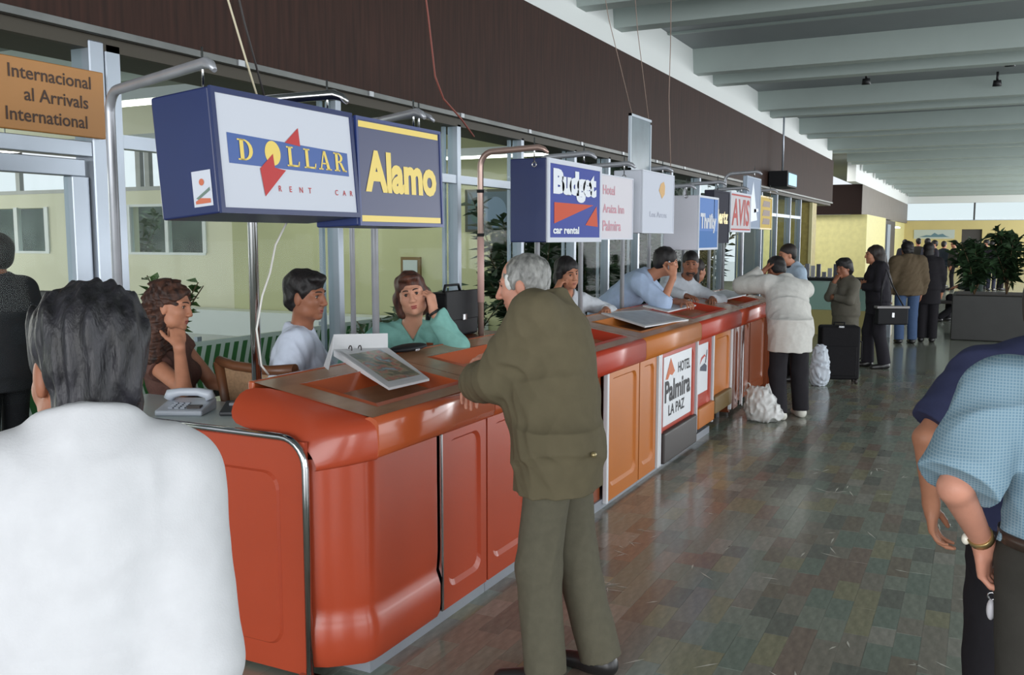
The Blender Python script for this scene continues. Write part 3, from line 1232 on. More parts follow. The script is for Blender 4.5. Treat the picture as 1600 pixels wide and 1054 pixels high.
for x in (-5, -.5, 4):
    MB().box((x - .05, 62.08, 2.84), (x + .05, 62.2, 3.85)).build('post', mat('dark_post', (70, 72, 74), .5), w5)
MB().box((-9, 62.14, 2.84), (9.2, 62.16, 3.85)).build('pane', M_glass, w5)
structure(MB().box((-1.12, 62.2, 0), (-.03, 62.4, 2.28)).build('door_2', mat('dark_door', (66, 62, 60), .5)))
t = thing('mural', (-2.6, 61.99, 1.74), 'pale mural of blue mountains on the far yellow wall', 'mural')
mb = MB()
F = Face((-3.75, 61.96, 1.72), (1, 0, 0), (0, 0, 1))
mb.box((-3.75, 61.965, 1.72), (-1.5, 61.995, 2.26))
F.poly(mb, [(.3, .1), (.7, .22), (.95, .2), (1.15, .36), (1.35, .24), (1.6, .3), (1.8, .16), (2.0, .1)], .002, 1)
mb.build('panel', [mat('mural_sky', (186, 196, 190), .6), mat('mural_blue', (96, 128, 140), .6)], t)
t = thing('ceiling_lamp', (-4.25, 50, 2.35), 'bright white lamp strip by the far dark doorway', 'lamp')
MB().box((-4.29, 52.2, 2.28), (-4.0, 54.6, 2.36)).build('diffuser', mat('far_lamp', (235, 245, 240), .5, emit=2), t)

# monitor box under the bulkhead
t = thing('hanging_monitor', (-3.85, 20.1, 2.8), 'black monitor box hung under the brown bulkhead', 'monitor')
MB().box((-3.98, 19.6, 2.80), (-3.6, 20.7, 3.12)).build('casing', mat('black_plastic', (28, 28, 31), .6, spec=.25), t, .01)
MB().box((-3.598, 19.7, 2.84), (-3.59, 20.6, 3.08)).build('screen', mat('blue_screen', (150, 196, 216), .3, emit=.7), t)
MB().tube([(-3.8, 20.1, 3.11), (-3.8, 20.1, 4.6)], .02, 8).build('hanger', M_alu, t)


# ------------------------------------------------------------------ counters
C_RED = mat('orange_red_fibreglass', (172, 70, 44), .25, spec=.4, noise=.06, scale=3, coat=.15)
C_RIM = mat('orange_rim_fibreglass', (178, 84, 46), .22, spec=.5, noise=.06, scale=3, coat=.3)
C_TAN = mat('tan_orange_fibreglass', (184, 108, 46), .38, spec=.25, noise=.07, scale=3, coat=.05)
C_BRN = mat('brown_orange_fibreglass', (132, 66, 34), .3, spec=.5, noise=.1, scale=4)
C_SCAR = mat('scarlet_fibreglass', (174, 60, 40), .34, spec=.3, noise=.06, scale=3, coat=.08)
C_TOP = mat('brown_laminate_top', (176, 130, 98), .25, spec=.5, noise=.25, scale=9, stretch=(1, .4, 1))
M_chr = mat('chrome', (190, 190, 192), .12, 1.0)
M_steel = mat('worn_steel', (176, 178, 184), .34, .45, noise=.15, scale=9)
M_wht = mat('white_strip', (214, 216, 220), .4)
M_dark = mat('dark_kick', (58, 52, 50), .5)


def ztop(x):
    return 1.05 + (-2.09 - x) * .164


def panel(mb, y0, y1, z0, z1, x, depth=.014, mar=.055, rad=.06, mi=0):
    """front panel with a pressed-in field with rounded corners"""
    mb.box((x - .03, y0, z0), (x - .0165, y1, z1), mi)
    a0, a1, b0, b1 = y0 + mar, y1 - mar, z0 + mar * 1.6, z1 - mar
    ring = []
    for cy, cz, s in ((a1 - rad, b1 - rad, 0), (a0 + rad, b1 - rad, 1), (a0 + rad, b0 + rad, 2), (a1 - rad, b0 + rad, 3)):
        for k in range(6):
            t = math.pi / 2 * (s + k / 5)
            ring.append((cy + rad * math.cos(t), cz + rad * math.sin(t)))
    n = len(ring)
    ins = []
    cyc, czc = (y0 + y1) / 2, (z0 + z1) / 2
    for y, z in ring:
        ins.append((y + (.012 if y < cyc else -.012), z + (.022 if z < czc else -.012)))
    oc = [(y1, z1), (y0, z1), (y0, z0), (y1, z0)]
    vs = [(x, y, z) for y, z in ring] + [(x - depth, y, z) for y, z in ins] + [(x, y, z) for y, z in oc] + [(x - .02, y, z) for y, z in oc]
    fs = [(i, (i + 1) % n, n + (i + 1) % n, n + i) for i in range(n)]
    fs.append([n + i for i in range(n)])
    for s in range(4):
        for k in range(5):
            fs.append((2 * n + s, s * 6 + k, s * 6 + k + 1))
        fs.append((2 * n + s, s * 6 + 5, (s * 6 + 6) % n, 2 * n + (s + 1) % 4))
        fs.append((2 * n + s, 2 * n + (s + 1) % 4, 2 * n + 4 + (s + 1) % 4, 2 * n + 4 + s))
    mb.add(vs, fs, mi)


def counter(label, y0, y1, rim, front, tray, strips=(), kicks=()):
    t = thing('counter', (-2.4, (y0 + y1) / 2, 0), label, 'counter', 'orange service counters')
    # top with a sunken tray
    a0, a1, xf, xb = tray[0], tray[1], -2.20, -2.56
    mb = MB()
    X0, X1 = -2.10, -2.70
    out = [(X0, y0), (X0, y1), (X1, y1), (X1, y0)]
    inn = [(xf, a0), (xf, a1), (xb, a1), (xb, a0)]
    low = [(xf - .05, a0 + .05), (xf - .05, a1 - .05), (xb + .05, a1 - .05), (xb + .05, a0 + .05)]
    vs = [(x, y, ztop(x)) for x, y in out] + [(x, y, ztop(x)) for x, y in inn]
    mb.add(vs, [(i, (i + 1) % 4, 4 + (i + 1) % 4, 4 + i) for i in range(4)], 0)
    lip = [(x, y, ztop(x) + .006) for x, y in inn]
    o2 = [(xf + .022, a0 - .022), (xf + .022, a1 + .022), (xb - .022, a1 + .022), (xb - .022, a0 - .022)]
    mb.add([(x, y, ztop(x) + .0005) for x, y in o2] + lip, [(i, (i + 1) % 4, 4 + (i + 1) % 4, 4 + i) for i in range(4)], 1)
    vs = lip + [(x, y, ztop(x) - .055) for x, y in low]
    mb.add(vs, [(i, (i + 1) % 4, 4 + (i + 1) % 4, 4 + i) for i in range(4)], 1)
    mb.add([(x, y, ztop(x) - .055) for x, y in low], [(0, 1, 2, 3)], 0)
    o = mb.build('countertop', [C_TOP, rim], t)
    # rolled front rim and the back edge
    prof = [(-2.115, ztop(-2.115) - .001), (-2.095, 1.049), (-2.079, 1.040), (-2.07, 1.022), (-2.068, .925), (-2.074, .902), (-2.09, .888), (-2.13, .880), (-2.17, .90), (-2.17, 1.03)]
    MB().prism(prof, 'y', y0, y1, 0, True).build('front_rim', rim, t)
    MB().box((-2.735, y0, .98), (-2.70, y1, ztop(-2.70) + .004)).build('back_edge', rim, t, .01)
    MB().box((-2.72, y0, .03), (-2.69, y1, .99)).build('back_panel', C_BRN, t)
    for y in (y0, y1 - .015):
        MB().box((-2.69, y, .03), (-2.17, y + .015, .985)).build('side_panel', C_BRN, t)
    for (a, b, m, z0, x) in front:
        mb = MB()
        panel(mb, a, b, z0, .895, x)
        mb.build('front_panel', m, t)
    for (y, w, z0, z1, m) in strips:
        MB().box((-2.13, y - w / 2, z0), (-2.098, y + w / 2, z1)).build('trim_strip', m, t, .004, 1)
    for (a, b, z0, z1, m) in kicks:
        MB().box((-2.15, a, z0), (-2.085, b, z1)).build('kick_plate', m, t, .015)
    return t


X_P = -2.115
c1 = counter('orange-red counter at the near end with the open binder on its sunken tray', 2.95, 3.92, C_RIM,
             [(3.495, 3.915, C_RED, .06, X_P)], (3.12, 3.80), [(3.475, .016, .07, .89, M_chr)])
c2 = counter('orange-red counter on which the man in the olive jacket leans', 3.925, 5.25, C_RIM,
             [(3.93, 4.42, C_RED, .06, X_P), (4.46, 5.215, C_RED, .06, X_P)], (4.14, 5.12), [(4.44, .016, .07, .89, M_chr), (5.235, .02, .1, .89, M_wht)])
c3 = counter('counter with red rim, tan front panel and glassy empty tray right of the olive jacket', 5.255, 6.2, C_SCAR,
             [(5.27, 5.52, C_BRN, .06, X_P - .03), (5.57, 6.19, C_TAN, .03, X_P)], (5.4, 6.1), [(5.545, .03, .03, .9, M_wht)])
c4 = counter('tan-rimmed counter with the white hotel poster on its red front', 6.205, 7.65, C_TAN,
             [(6.21, 6.58, C_TAN, .03, X_P), (6.70, 7.63, C_SCAR, .05, X_P)], (6.45, 7.5), [(6.615, .035, .03, .89, M_wht), (6.66, .03, .03, .89, M_wht)],
             [(6.72, 7.63, .03, .27, M_dark)])
c5 = counter('red-rimmed counter with a small white poster on its front', 7.655, 9.1, C_SCAR,
             [(7.68, 8.16, C_SCAR, .2, X_P), (8.23, 8.86, C_TAN, .2, X_P), (8.9, 9.09, C_BRN, .08, X_P - .02)], (7.8, 8.95), [(7.665, .02, .1, .89, M_wht), (8.195, .025, .1, .89, M_wht), (8.88, .022, .1, .89, M_wht)],
             [(7.68, 8.2, .12, .30, C_TAN), (8.24, 8.86, .16, .32, mat('olive_kick', (110, 88, 50), .5))])
c6 = counter('brownish end counter where the man in the white sweater leans', 9.105, 10.9, C_RED,
             [(9.11, 9.31, C_BRN, .06, X_P - .02), (9.42, 10.1, C_BRN, .06, X_P - .09), (10.14, 10.88, C_BRN, .06, X_P - .09)], (9.5, 10.5), [(9.36, .026, .06, .89, M_chr)])
# rounded far end of the last counter
mb = MB()
mb.tube([(-2.385, 10.9, 1.0), (-2.385, 10.93, 1.0)], .05, 8)
pr_ = []
for k in range(9):
    a = -math.pi / 2 * 0 + math.pi / 2 * k / 8
    pr_.append((-2.37 + .30 * math.cos(a), 10.9 + .30 * math.sin(a)))
pr_ += [(-2.735, 11.2), (-2.735, 10.9)]
MB().prism(pr_, 'z', .885, 1.055).build('end_rim', C_RED, c6, .012)
MB().prism([(x - .06 * (x > -2.6), y - .05 * (y > 10.95)) for x, y in pr_], 'z', .06, .885).build('end_panel', C_BRN, c6)
# aluminium plinth strip along the base, one per counter
for t, y0, y1 in ((c1, 2.95, 3.92), (c2, 3.925, 5.25), (c3, 5.255, 6.2), (c4, 6.205, 7.65), (c5, 7.655, 8.2)):
    MB().box((-2.60, y0, 0), (-2.13, y1, .062)).build('plinth', mat('plinth_metal', (150, 154, 162), .4, .3), t)
for t, ys2 in ((c5, (8.3, 8.95)), (c6, (9.3, 10.7))):
    for y in ys2:
        MB().tube([(-2.25, y, 0), (-2.25, y, .22)], .02, 10).build('leg', M_steel, t)
        MB().tube([(-2.6, y, 0), (-2.6, y, .22)], .02, 10).build('leg', M_steel, t)

# moulded end of the first counter and its end screen
A, B = (-2.095, 2.95, 1.045), (-2.70, 2.95, ztop(-2.70))
mb = MB()
P_ = [(-2.715, 2.965, 1.157), (-2.10, 2.965, 1.053), (-2.066, 2.96, 1.02), (-2.068, 2.955, .90), (-2.085, 2.955, .882), (-2.13, 2.955, .876),
      (-2.72, 2.80, .985), (-2.42, 2.80, .985), (-2.30, 2.80, .945), (-2.255, 2.80, .865), (-2.268, 2.805, .848), (-2.30, 2.815, .842)]
# gentle intermediate row so that the shroud bulges
Q_ = [tuple((Vector(P_[i]) + Vector(P_[j])) / 2 + Vector(d)) for i, j, d in ((0, 6, (0, -.03, .03)), (1, 7, (.05, -.025, .03)), (2, 8, (.03, -.02, .02)), (3, 9, (.02, -.01, .0)), (4, 10, (.012, -.01, 0)), (5, 11, (.008, -.006, 0)))]
vs = P_[:6] + Q_ + P_[6:12]
fs = []
for r in range(2):
    for k in range(5):
        fs.append((r * 6 + k, r * 6 + k + 1, (r + 1) * 6 + k + 1, (r + 1) * 6 + k))
mb.add(vs, fs, 0, True)
o = mb.build('end_shroud', C_RED, c1)
path = [(-2.115, 3.455, 1, 0), (-2.115, 3.02, 1, 0), (-2.118, 2.965, .95, -.3), (-2.135, 2.925, .75, -.65), (-2.175, 2.885, .7, -.7), (-2.245, 2.825, .7, -.7), (-2.30, 2.80, .5, -.85)]
low_prof = [(.895, 0), (.62, 0), (.36, 0), (.30, -.004), (.265, -.008), (.235, .004), (.205, .014), (.12, .014), (.075, .008), (.05, -.005)]
lb = MB()
lb.add([(x + nx * q, y + ny * q, z) for x, y, nx, ny in path for z, q in low_prof],
       [(i * 10 + k, i * 10 + k + 1, i * 10 + 11 + k, i * 10 + 10 + k) for i in range(len(path) - 1) for k in range(9)], 0, True)
lb.build('front_panel', C_RED, c1)
sd = o.modifiers.new('sub', 'SUBSURF')
sd.levels = sd.render_levels = 2
sc = thing('end_screen', (-2.9, 2.79, 0), 'orange-red end screen with a chrome rail, right of the man in the white jacket', 'screen')
mb = MB()
mb.box((-3.75, 2.782, .02), (-2.30, 2.80, .965))
n0 = len(mb.v)
ring, ins = [], []
a0, a1, b0, b1, rad = -3.6, -2.43, .12, .835, .07
for cx, cz, s in ((a1 - rad, b1 - rad, 0), (a0 + rad, b1 - rad, 1), (a0 + rad, b0 + rad, 2), (a1 - rad, b0 + rad, 3)):
    for k in range(6):
        tt = math.pi / 2 * (s + k / 5)
        ring.append((cx + rad * math.cos(tt), cz + rad * math.sin(tt)))
n = len(ring)
mb.add([(x, 2.7815, z) for x, z in ring] + [(x * .985 - .045, 2.772, z * .98 + .01) for x, z in ring], [(i, n + i, n + (i + 1) % n, (i + 1) % n) for i in range(n)] + [[n + i for i in range(n)]])
mb.build('screen_panel', C_RED, sc)
arc = [(-2.405 + .115 * math.sin(a), 2.772, .865 + .115 * math.cos(a)) for a in [math.pi / 2 * k / 7 for k in range(8)]]
MB().tube([(-3.75, 2.772, .98)] + arc + [(-2.290, 2.772, .02)], .0155, 14).build('rail', M_chr, sc)
MB().tube([(-3.73, 2.775, .97), (-3.73, 2.775, 0)], .02, 10).build('post', M_chr, sc)
MB().box((-2.34, 2.76, 0), (-2.25, 2.80, .03)).build('foot', M_chr, sc)

# hotel poster and small poster on the fronts
t = thing('hotel_poster', (X_P, 7.11, .3), 'white hotel poster with orange triangle and black lettering on the red counter front', 'poster')
MB().box((X_P + .0005, 6.745, .315), (X_P + .006, 7.50, .85)).build('sheet', mat('poster_white', (222, 224, 228), .4), t)
F = Face((X_P + .006, 6.745, .315), (0, 1, 0), (0, 0, 1))
mb = MB()
for s_, x_, y_, w_, h_, b_ in (('HOTEL', .37, .375, .34, .085, .02), ('Palmira', .03, .175, .69, .17, .03), ('LA PAZ', .13, .065, .43, .085, .02)):
    mb = MB()
    F.text(mb, s_, x_, y_, w=w_, h=h_, d=.002, bold=b_)
    mb.build('lettering', mat('ink_black', (40, 38, 42), .6), t)
mb = MB()
F.poly(mb, [(.04, .36), (.1, .355), (.15, .39), (.21, .375), (.28, .40), (.17, .515)], .002)
mb.build('emblem', mat('emblem_orange', (196, 98, 40), .5), t)
t = thing('poster', (X_P, 7.85, .4), 'small white poster with a red swoosh and dark script on the counter front', 'poster')
MB().box((X_P + .0005, 7.70, .42), (X_P + .006, 8.02, .845)).build('sheet', mat('poster_white', (222, 224, 228), .4), t)
F = Face((X_P + .006, 7.70, .42), (0, 1, 0), (0, 0, 1))
mb = MB()
F.poly(mb, [(.05, .25), (.10, .31), (.2, .33), (.25, .30), (.2, .31), (.12, .29)], .002, 0)
F.poly(mb, [(.06, .2), (.27, .17), (.28, .22), (.2, .25), (.07, .23)], .002, 1)
F.poly(mb, [(.22, .25), (.27, .36), (.29, .36), (.25, .25)], .002, 1)
mb.build('emblem', [mat('swoosh_red', (190, 70, 60), .5), mat('ink_blue_black', (60, 66, 84), .5)], t)

# raised staff floor behind the counters
pf = structure(MB().box((-4.0, 2.95, 0), (-2.74, 11.2, .2)).build('floor_staff', mat('staff_floor', (110, 104, 92), .5, noise=.2, scale=4)))


# ------------------------------------------------------------------ sign posts and hanging signs
def post(y, x0, x1, label, z=2.36, zb=.2, yb=None, m=None, rad=.019, wrap=None):
    t = thing('sign_post', (x0, y, zb), label, 'post', 'bent pipe posts that carry the signs')
    ye = y if yb is None else yb
    d = Vector((x1 - x0, ye - y, 0)).normalized()
    r = .09
    pts = [(x0, y, zb), (x0, y, z - r)]
    for k in range(1, 7):
        a = math.pi / 2 * k / 6
        pts.append((x0 + d.x * r * (1 - math.cos(a)), y + d.y * r * (1 - math.cos(a)), z - r + r * math.sin(a)))
    e = Vector((x1, ye, z + .012))
    pts.append(tuple(e))
    pts.append(tuple(e + d * .035 + Vector((0, 0, -.012))))
    pts.append(tuple(e + d * .06 + Vector((0, 0, -.035))))
    pp = MB().tube(pts, [rad] * (len(pts) - 2) + [rad * .8, rad * .45], 14).build('pipe', m or M_steel, t)
    MB().tube([(x0, y, zb), (x0, y, zb + .03)], .045, 16).build('foot_flange', M_steel, t)
    b = e - d * .03
    MB().tube([b + Vector((0, 0, -.09)), b + Vector((0, 0, .06))], .0045, 8).build('bolt', M_chr, pp)
    ring = [b + Vector((0, 0, -.10)) + d * .014 * math.cos(q) + Vector((0, 0, .014 * math.sin(q))) for q in [2 * math.pi * k / 12 for k in range(13)]]
    MB().tube(ring, .004, 6, caps=False).build('eye_hook', M_chr, pp)
    if wrap:
        MB().tube([(x0, y, wrap[0]), (x0, y, wrap[1])], rad + .003, 12).build('tape_wrap', mat('pinkish_tape', (196, 158, 150), .5), pp)
        for zz in (wrap[1] + .01, wrap[1] + .28):
            MB().tube([(x0, y, zz), (x0, y, zz + .02)], rad + .005, 12).build('black_tape', mat('black_plastic', (28, 28, 31), .6, spec=.25), t)
    return t


post(2.86, -3.38, -2.56, 'tall bent pipe post beside the glass door, left of the blue and white sign', 2.375, 0, 2.60, rad=.021)
post(3.08, -2.80, -2.43, 'chrome pipe post rising from the near counter in front of the white blouse', 2.33, yb=3.18, rad=.021, m=M_chr)
post(3.98, -2.80, -2.45, 'chrome pipe post in front of the woman in teal', 2.34, yb=3.85)
post(5.12, -2.80, -2.40, 'pipe post wrapped in pinkish tape, left of the blue sign with the road', 2.28, wrap=(1.35, 1.75), m=mat('coppery_pipe', (176, 150, 140), .3, .6))
for i, (y, z) in enumerate([(5.95, 2.31), (6.75, 2.30), (7.7, 2.33), (8.42, 2.22), (9.55, 2.31), (10.6, 2.3), (11.25, 2.52), (12.2, 2.35)]):
    post(y, -2.80, -2.42, ['first pipe post beyond the taped one, behind the blue sign with the road', 'pipe post behind the pink-lettered hotel sign', 'pipe post at the right end of the white sign with the orange leaf',
                           'pipe post at the left side of the blue and white box sign', 'pipe post at the left end of the red-lettered white sign', 'pipe post under the far end of the red-lettered white sign', 'pipe post carrying the tall pale blue sign', 'last pipe post, carrying the small yellow sign'][i], z, zb=.2 if i < 6 else 0)


def hang_sign(label, y0, y1, z0, z1, xf, thick, cas, edge, face, art, tilt=0.0, fr=.02, group='rental signs above the counters', side=None):
    """box sign: casing, frame, face panel and whatever art lays on the face"""
    cy, cz, cx = (y0 + y1) / 2, (z0 + z1) / 2, xf - thick / 2
    t = thing('hanging_sign', (cx, cy, z0), label, 'sign', group)
    Rm = Matrix.Translation((cx, cy, cz)) @ Matrix.Rotation(R(-tilt), 4, 'Y') @ Matrix.Translation((-cx, -cy, -cz))
    cs = MB().box((xf - thick, y0, z0), (xf - .012, y1, z1), 0, Rm).build('casing', cas, t, .008)
    mb = MB()
    for a, b in (((xf - .012, y0, z0), (xf, y1, z0 + fr)), ((xf - .012, y0, z1 - fr), (xf, y1, z1)), ((xf - .012, y0, z0 + fr), (xf, y0 + fr, z1 - fr)), ((xf - .012, y1 - fr, z0 + fr), (xf, y1, z1 - fr))):
        mb.box(a, b, 0, Rm)
    mb.build('frame', edge, t)
    fp = MB().box((xf - .0115, y0 + fr, z0 + fr), (xf - .005, y1 - fr, z1 - fr), 0, Rm).build('face_panel', face, t)
    o = Rm @ Vector((xf - .005, y0 + fr, z0 + fr))
    F = Face(o, Rm.to_3x3() @ Vector((0, 1, 0)), Rm.to_3x3() @ Vector((0, 0, 1)))
    if art:
        art(F, fp, y1 - y0 - 2 * fr, z1 - z0 - 2 * fr)
    if side:
        o = Rm @ Vector((xf - thick, y0, z0))
        side(Face(o, Rm.to_3x3() @ Vector((1, 0, 0)), Rm.to_3x3() @ Vector((0, 0, 1))), cs)
    return t


S_NAVY = mat('navy_sheet', (34, 46, 92), .35, noise=.08, scale=6)
S_WHITE = mat('sign_white', (204, 208, 218), .6, spec=.25)
S_BLUE = mat('sign_blue', (62, 92, 156), .4)
S_RED = mat('sign_red', (186, 58, 58), .5, spec=.3)
S_YEL = mat('sign_yellow', (232, 204, 100), .4)


def serif_letter(F, mb, ch, x, y, w, h):
    """slab-serif capitals drawn as polygons"""
    st, th, sf = w * .24, w * .12, w * .16

    def q(*p):
        F.poly(mb, [(x + a, y + b) for a, b in p], .003)
    sh = h * .07
    if ch == 'L':
        q((0, 0), (w * .5, 0), (w * .5, sh), (0, sh))
        q((w * .14, 0), (w * .14 + st, 0), (w * .14 + st, h), (w * .14, h))
        q((0, h - sh), (w * .52, h - sh), (w * .52, h), (0, h))
        q((w * .4, 0), (w * .95, 0), (w * .95, sh * 1.3), (w * .4, sh * 1.3))
        q((w * .95 - th, 0), (w * .95, 0), (w, h * .28), (w - th * .6, h * .28))
    elif ch == 'A':
        q((w * .12, 0), (w * .22, 0), (w * .54, h), (w * .44, h))
        q((w * .44, h), (w * .62, h), (w * .96, 0), (w * .70, 0))
        q((w * .27, h * .30), (w * .74, h * .30), (w * .72, h * .37), (w * .29, h * .37))
        q((0, 0), (w * .36, 0), (w * .36, sh), (0, sh))
        q((w * .58, 0), (w * 1.06, 0), (w * 1.06, sh), (w * .58, sh))
    else:
        q((0, 0), (w * .5, 0), (w * .5, sh), (0, sh))
        q((0, h - sh), (w * .5, h - sh), (w * .5, h), (0, h))
        q((w * .14, 0), (w * .14 + st, 0), (w * .14 + st, h), (w * .14, h))
        n = 9
        if ch == 'D':
            cy, ry, rx, cx, iw = h / 2, h / 2, w * .58, w * .38, st
        else:
            cy, ry, rx, cx, iw = h * .735, h * .265, w * .42, w * .38, st * .9
        for k in range(n):
            a, b = [math.pi / 2 - math.pi * (k + e) / n for e in (0, 1)]
            ri, ryi = rx - iw, ry - sh
            q((cx + rx * math.cos(a), cy + ry * math.sin(a)), (cx + ri * math.cos(a), cy + ryi * math.sin(a)), (cx + ri * math.cos(b), cy + ryi * math.sin(b)), (cx + rx * math.cos(b), cy + ry * math.sin(b)))
        if ch == 'R':
            q((w * .46, h * .48), (w * .68, h * .48), (w * 1.02, 0), (w * .78, 0))
            q((w * .74, 0), (w * 1.12, 0), (w * 1.12, sh), (w * .74, sh))


def art_dollar(F, t, W, Hh):
    mb = MB()
    F.poly(mb, [(.055 * W, .395 * Hh), (.955 * W, .375 * Hh), (.955 * W, .615 * Hh), (.055 * W, .665 * Hh)], .001)
    mb.build('blue_band', S_BLUE, t)
    mb = MB()
    F.disc(mb, .355 * W, .525 * Hh, .056 * W, .002, ry=.115 * Hh)
    mb.build('sun_disc', S_YEL, t)
    mb = MB()
    F.poly(mb, [(.56 * W, .80 * Hh), (.565 * W, .622 * Hh), (.45 * W, .64 * Hh)], .0025)
    F.poly(mb, [(.355 * W, .52 * Hh), (.36 * W, .39 * Hh), (.44 * W, .375 * Hh), (.275 * W, .115 * Hh), (.255 * W, .37 * Hh)], .0025)
    mb.build('red_bolt', S_RED, t)
    mb = MB()
    serif_letter(F, mb, 'D', .115 * W, .43 * Hh, .105 * W, .19 * Hh)
    mb.build('lettering', S_YEL, t)
    mb = MB()
    for ch, x, w in (('L', .455, .095), ('L', .585, .095), ('A', .70, .10), ('R', .83, .095)):
        serif_letter(F, mb, ch, x * W, (.43 - .012 * (x > .4)) * Hh, w * W, .19 * Hh)
    mb.build('lettering', S_YEL, t)
    for wd, xs in (('RENT', (.375, .455, .53, .60)), ('CAR', (.82, .885, .95))):
        mb = MB()
        for ch, x in zip(wd, xs):
            F.text(mb, ch, x * W, .17 * Hh, h=.055 * Hh, d=.002, bold=.01)
        mb.build('small_lettering', S_RED, t)


def side_dollar(F, t):
    mb = MB()
    F.poly(mb, [(.165, .03), (.255, .03), (.255, .155), (.165, .155)], .002, 0)
    F.disc(mb, .21, .115, .012, .0035, 1)
    F.poly(mb, [(.178, .06), (.246, .095), (.246, .083), (.19, .055)], .0035, 2)
    F.poly(mb, [(.175, .04), (.246, .04), (.246, .055), (.20, .06), (.175, .05)], .0035, 1)
    mb.build('sticker', [S_WHITE, mat('sticker_orange', (200, 110, 80), .5), mat('sticker_green', (110, 130, 120), .5)], t)


hang_sign('blue box sign with white face, yellow capitals on a blue band and a red bolt', 2.46, 3.275, 1.825, 2.265, -2.39, .29, S_NAVY, S_NAVY, S_WHITE, art_dollar, 5, .02, side=side_dollar)


def art_alamo(F, t, W, Hh):
    for z_ in (.93, .01):
        mb = MB()
        F.poly(mb, [(0, z_ * Hh), (W * .98, z_ * Hh), (W * .98, (z_ + .06) * Hh), (0, (z_ + .06) * Hh)], .002)
        mb.build('yellow_stripe', S_YEL, t)
    mb = MB()
    F.text(mb, 'Alamo', .06 * W, .30 * Hh, w=.88 * W, h=.42 * Hh, d=.002, bold=.045)
    mb.build('lettering', S_YEL, t)


hang_sign('dark navy sign with bold yellow lettering between two yellow stripes', 3.285, 3.98, 1.80, 2.265, -2.39, .24, mat('sign_blue_deep', (40, 56, 112), .35), mat('sign_blue_deep', (40, 56, 112), .35), mat('slate_navy', (66, 70, 102), .4), art_alamo, 2, .014)
post(3.99, -2.95, -2.5, 'thin pipe arm behind the right end of the yellow-striped sign', 2.345, rad=.014)


def art_budget(F, t, W, Hh):
    for s_, z_, w_, h_, b_, sp in (('Budget', .50, .86, .44, .07, .86), ('car rental', .05, .50, .105, .04, 1)):
        mb = MB()
        F.text(mb, s_, .06 * W, z_ * Hh, w=w_ * W, h=h_ * Hh, d=.003, bold=b_, space=sp)
        mb.build('lettering', mat('sign_bright_white', (226, 230, 236), .6, spec=.25), t)
    for p_ in ([(.08, .48), (.86, .48), (.08, .19)], [(.93, .47), (.96, .16), (.69, .18)]):
        mb = MB()
        F.poly(mb, [(x * W, y * Hh) for x, y in p_], .002)
        mb.build('road_emblem', mat('road_orange', (196, 74, 40), .6, spec=.25), t)


hang_sign('blue box sign with white frame, bold white lettering over an orange road', 5.17, 6.06, 1.725, 2.235, -2.36, .26, S_NAVY, S_WHITE, mat('road_sign_blue', (52, 68, 150), .6, spec=.25), art_budget, 0, .03)


def art_hotel(F, t, W, Hh):
    for s_, z_, w_, h_ in (('Hotel', .70, .36, .15), ('Araiza Inn', .41, .66, .14), ('Palmira', .12, .56, .17)):
        mb = MB()
        F.text(mb, s_, .06 * W, z_ * Hh, w=w_ * W, h=h_ * Hh, d=.002, bold=.02)
        mb.build('lettering', mat('pale_pink_ink', (204, 150, 162), .6, spec=.25), t)


hang_sign('white sign with pale pink lettering, half behind the blue road sign', 6.07, 6.74, 1.74, 2.195, -2.37, .22, S_WHITE, S_WHITE, mat('sign_warm_white', (210, 206, 212), .6, spec=.25), art_hotel, 0, .008)


def art_leaf(F, t, W, Hh):
    mb = MB()
    F.poly(mb, [(.50 * W, .72 * Hh), (.56 * W, .84 * Hh), (.66 * W, .88 * Hh), (.70 * W, .80 * Hh), (.69 * W, .66 * Hh), (.60 * W, .58 * Hh)], .002)
    mb.build('leaf_emblem', mat('leaf_orange', (210, 168, 112), .6, spec=.25), t)
    mb = MB()
    F.text(mb, 'Los Arcos', .22 * W, .25 * Hh, w=.55 * W, h=.1 * Hh, d=.002)
    mb.build('lettering', mat('faint_grey_ink', (170, 174, 190), .6, spec=.25), t)


hang_sign('white box sign with a small orange leaf emblem', 6.90, 7.72, 1.79, 2.275, -2.35, .24, S_WHITE, S_WHITE, mat('sign_cool_white', (196, 200, 212), .6, spec=.25), art_leaf, 0, .01)


def art_thrifty(F, t, W, Hh):
    mb = MB()
    F.poly(mb, [(0, 0), (W, 0), (W, Hh * .34), (0, Hh * .34)], .001, 0)
    F.text(mb, 'Thrifty', .06 * W, .30 * Hh, w=.86 * W, h=.40 * Hh, d=.003, bold=.05, mi=1)
    mb.build('lettering', [mat('sign_strong_blue', (44, 104, 170), .6, spec=.25), S_WHITE], t)


hang_sign('narrow box sign with white side and blue face lettered in white', 8.47, 9.18, 1.64, 2.145, -2.34, .34, mat('sign_side_white', (206, 206, 216), .6, spec=.25), S_WHITE, mat('sign_mid_blue', (78, 122, 188), .6, spec=.25), art_thrifty, 0, .02)


def art_hertz(F, t, W, Hh):
    mb = MB()
    F.text(mb, 'Hertz', .06 * W, .36 * Hh, w=.9 * W, h=.3 * Hh, d=.002, bold=.05)
    mb.build('lettering', S_YEL, t)


hang_sign('dark grey sign with yellow lettering, half behind the blue box sign', 9.02, 9.64, 1.70, 2.22, -2.345, .1, mat('sign_dark', (58, 58, 68), .75, spec=.1), mat('sign_dark', (58, 58, 68), .75, spec=.1), mat('sign_dark', (58, 58, 68), .75, spec=.1), art_hertz, 0, .02)


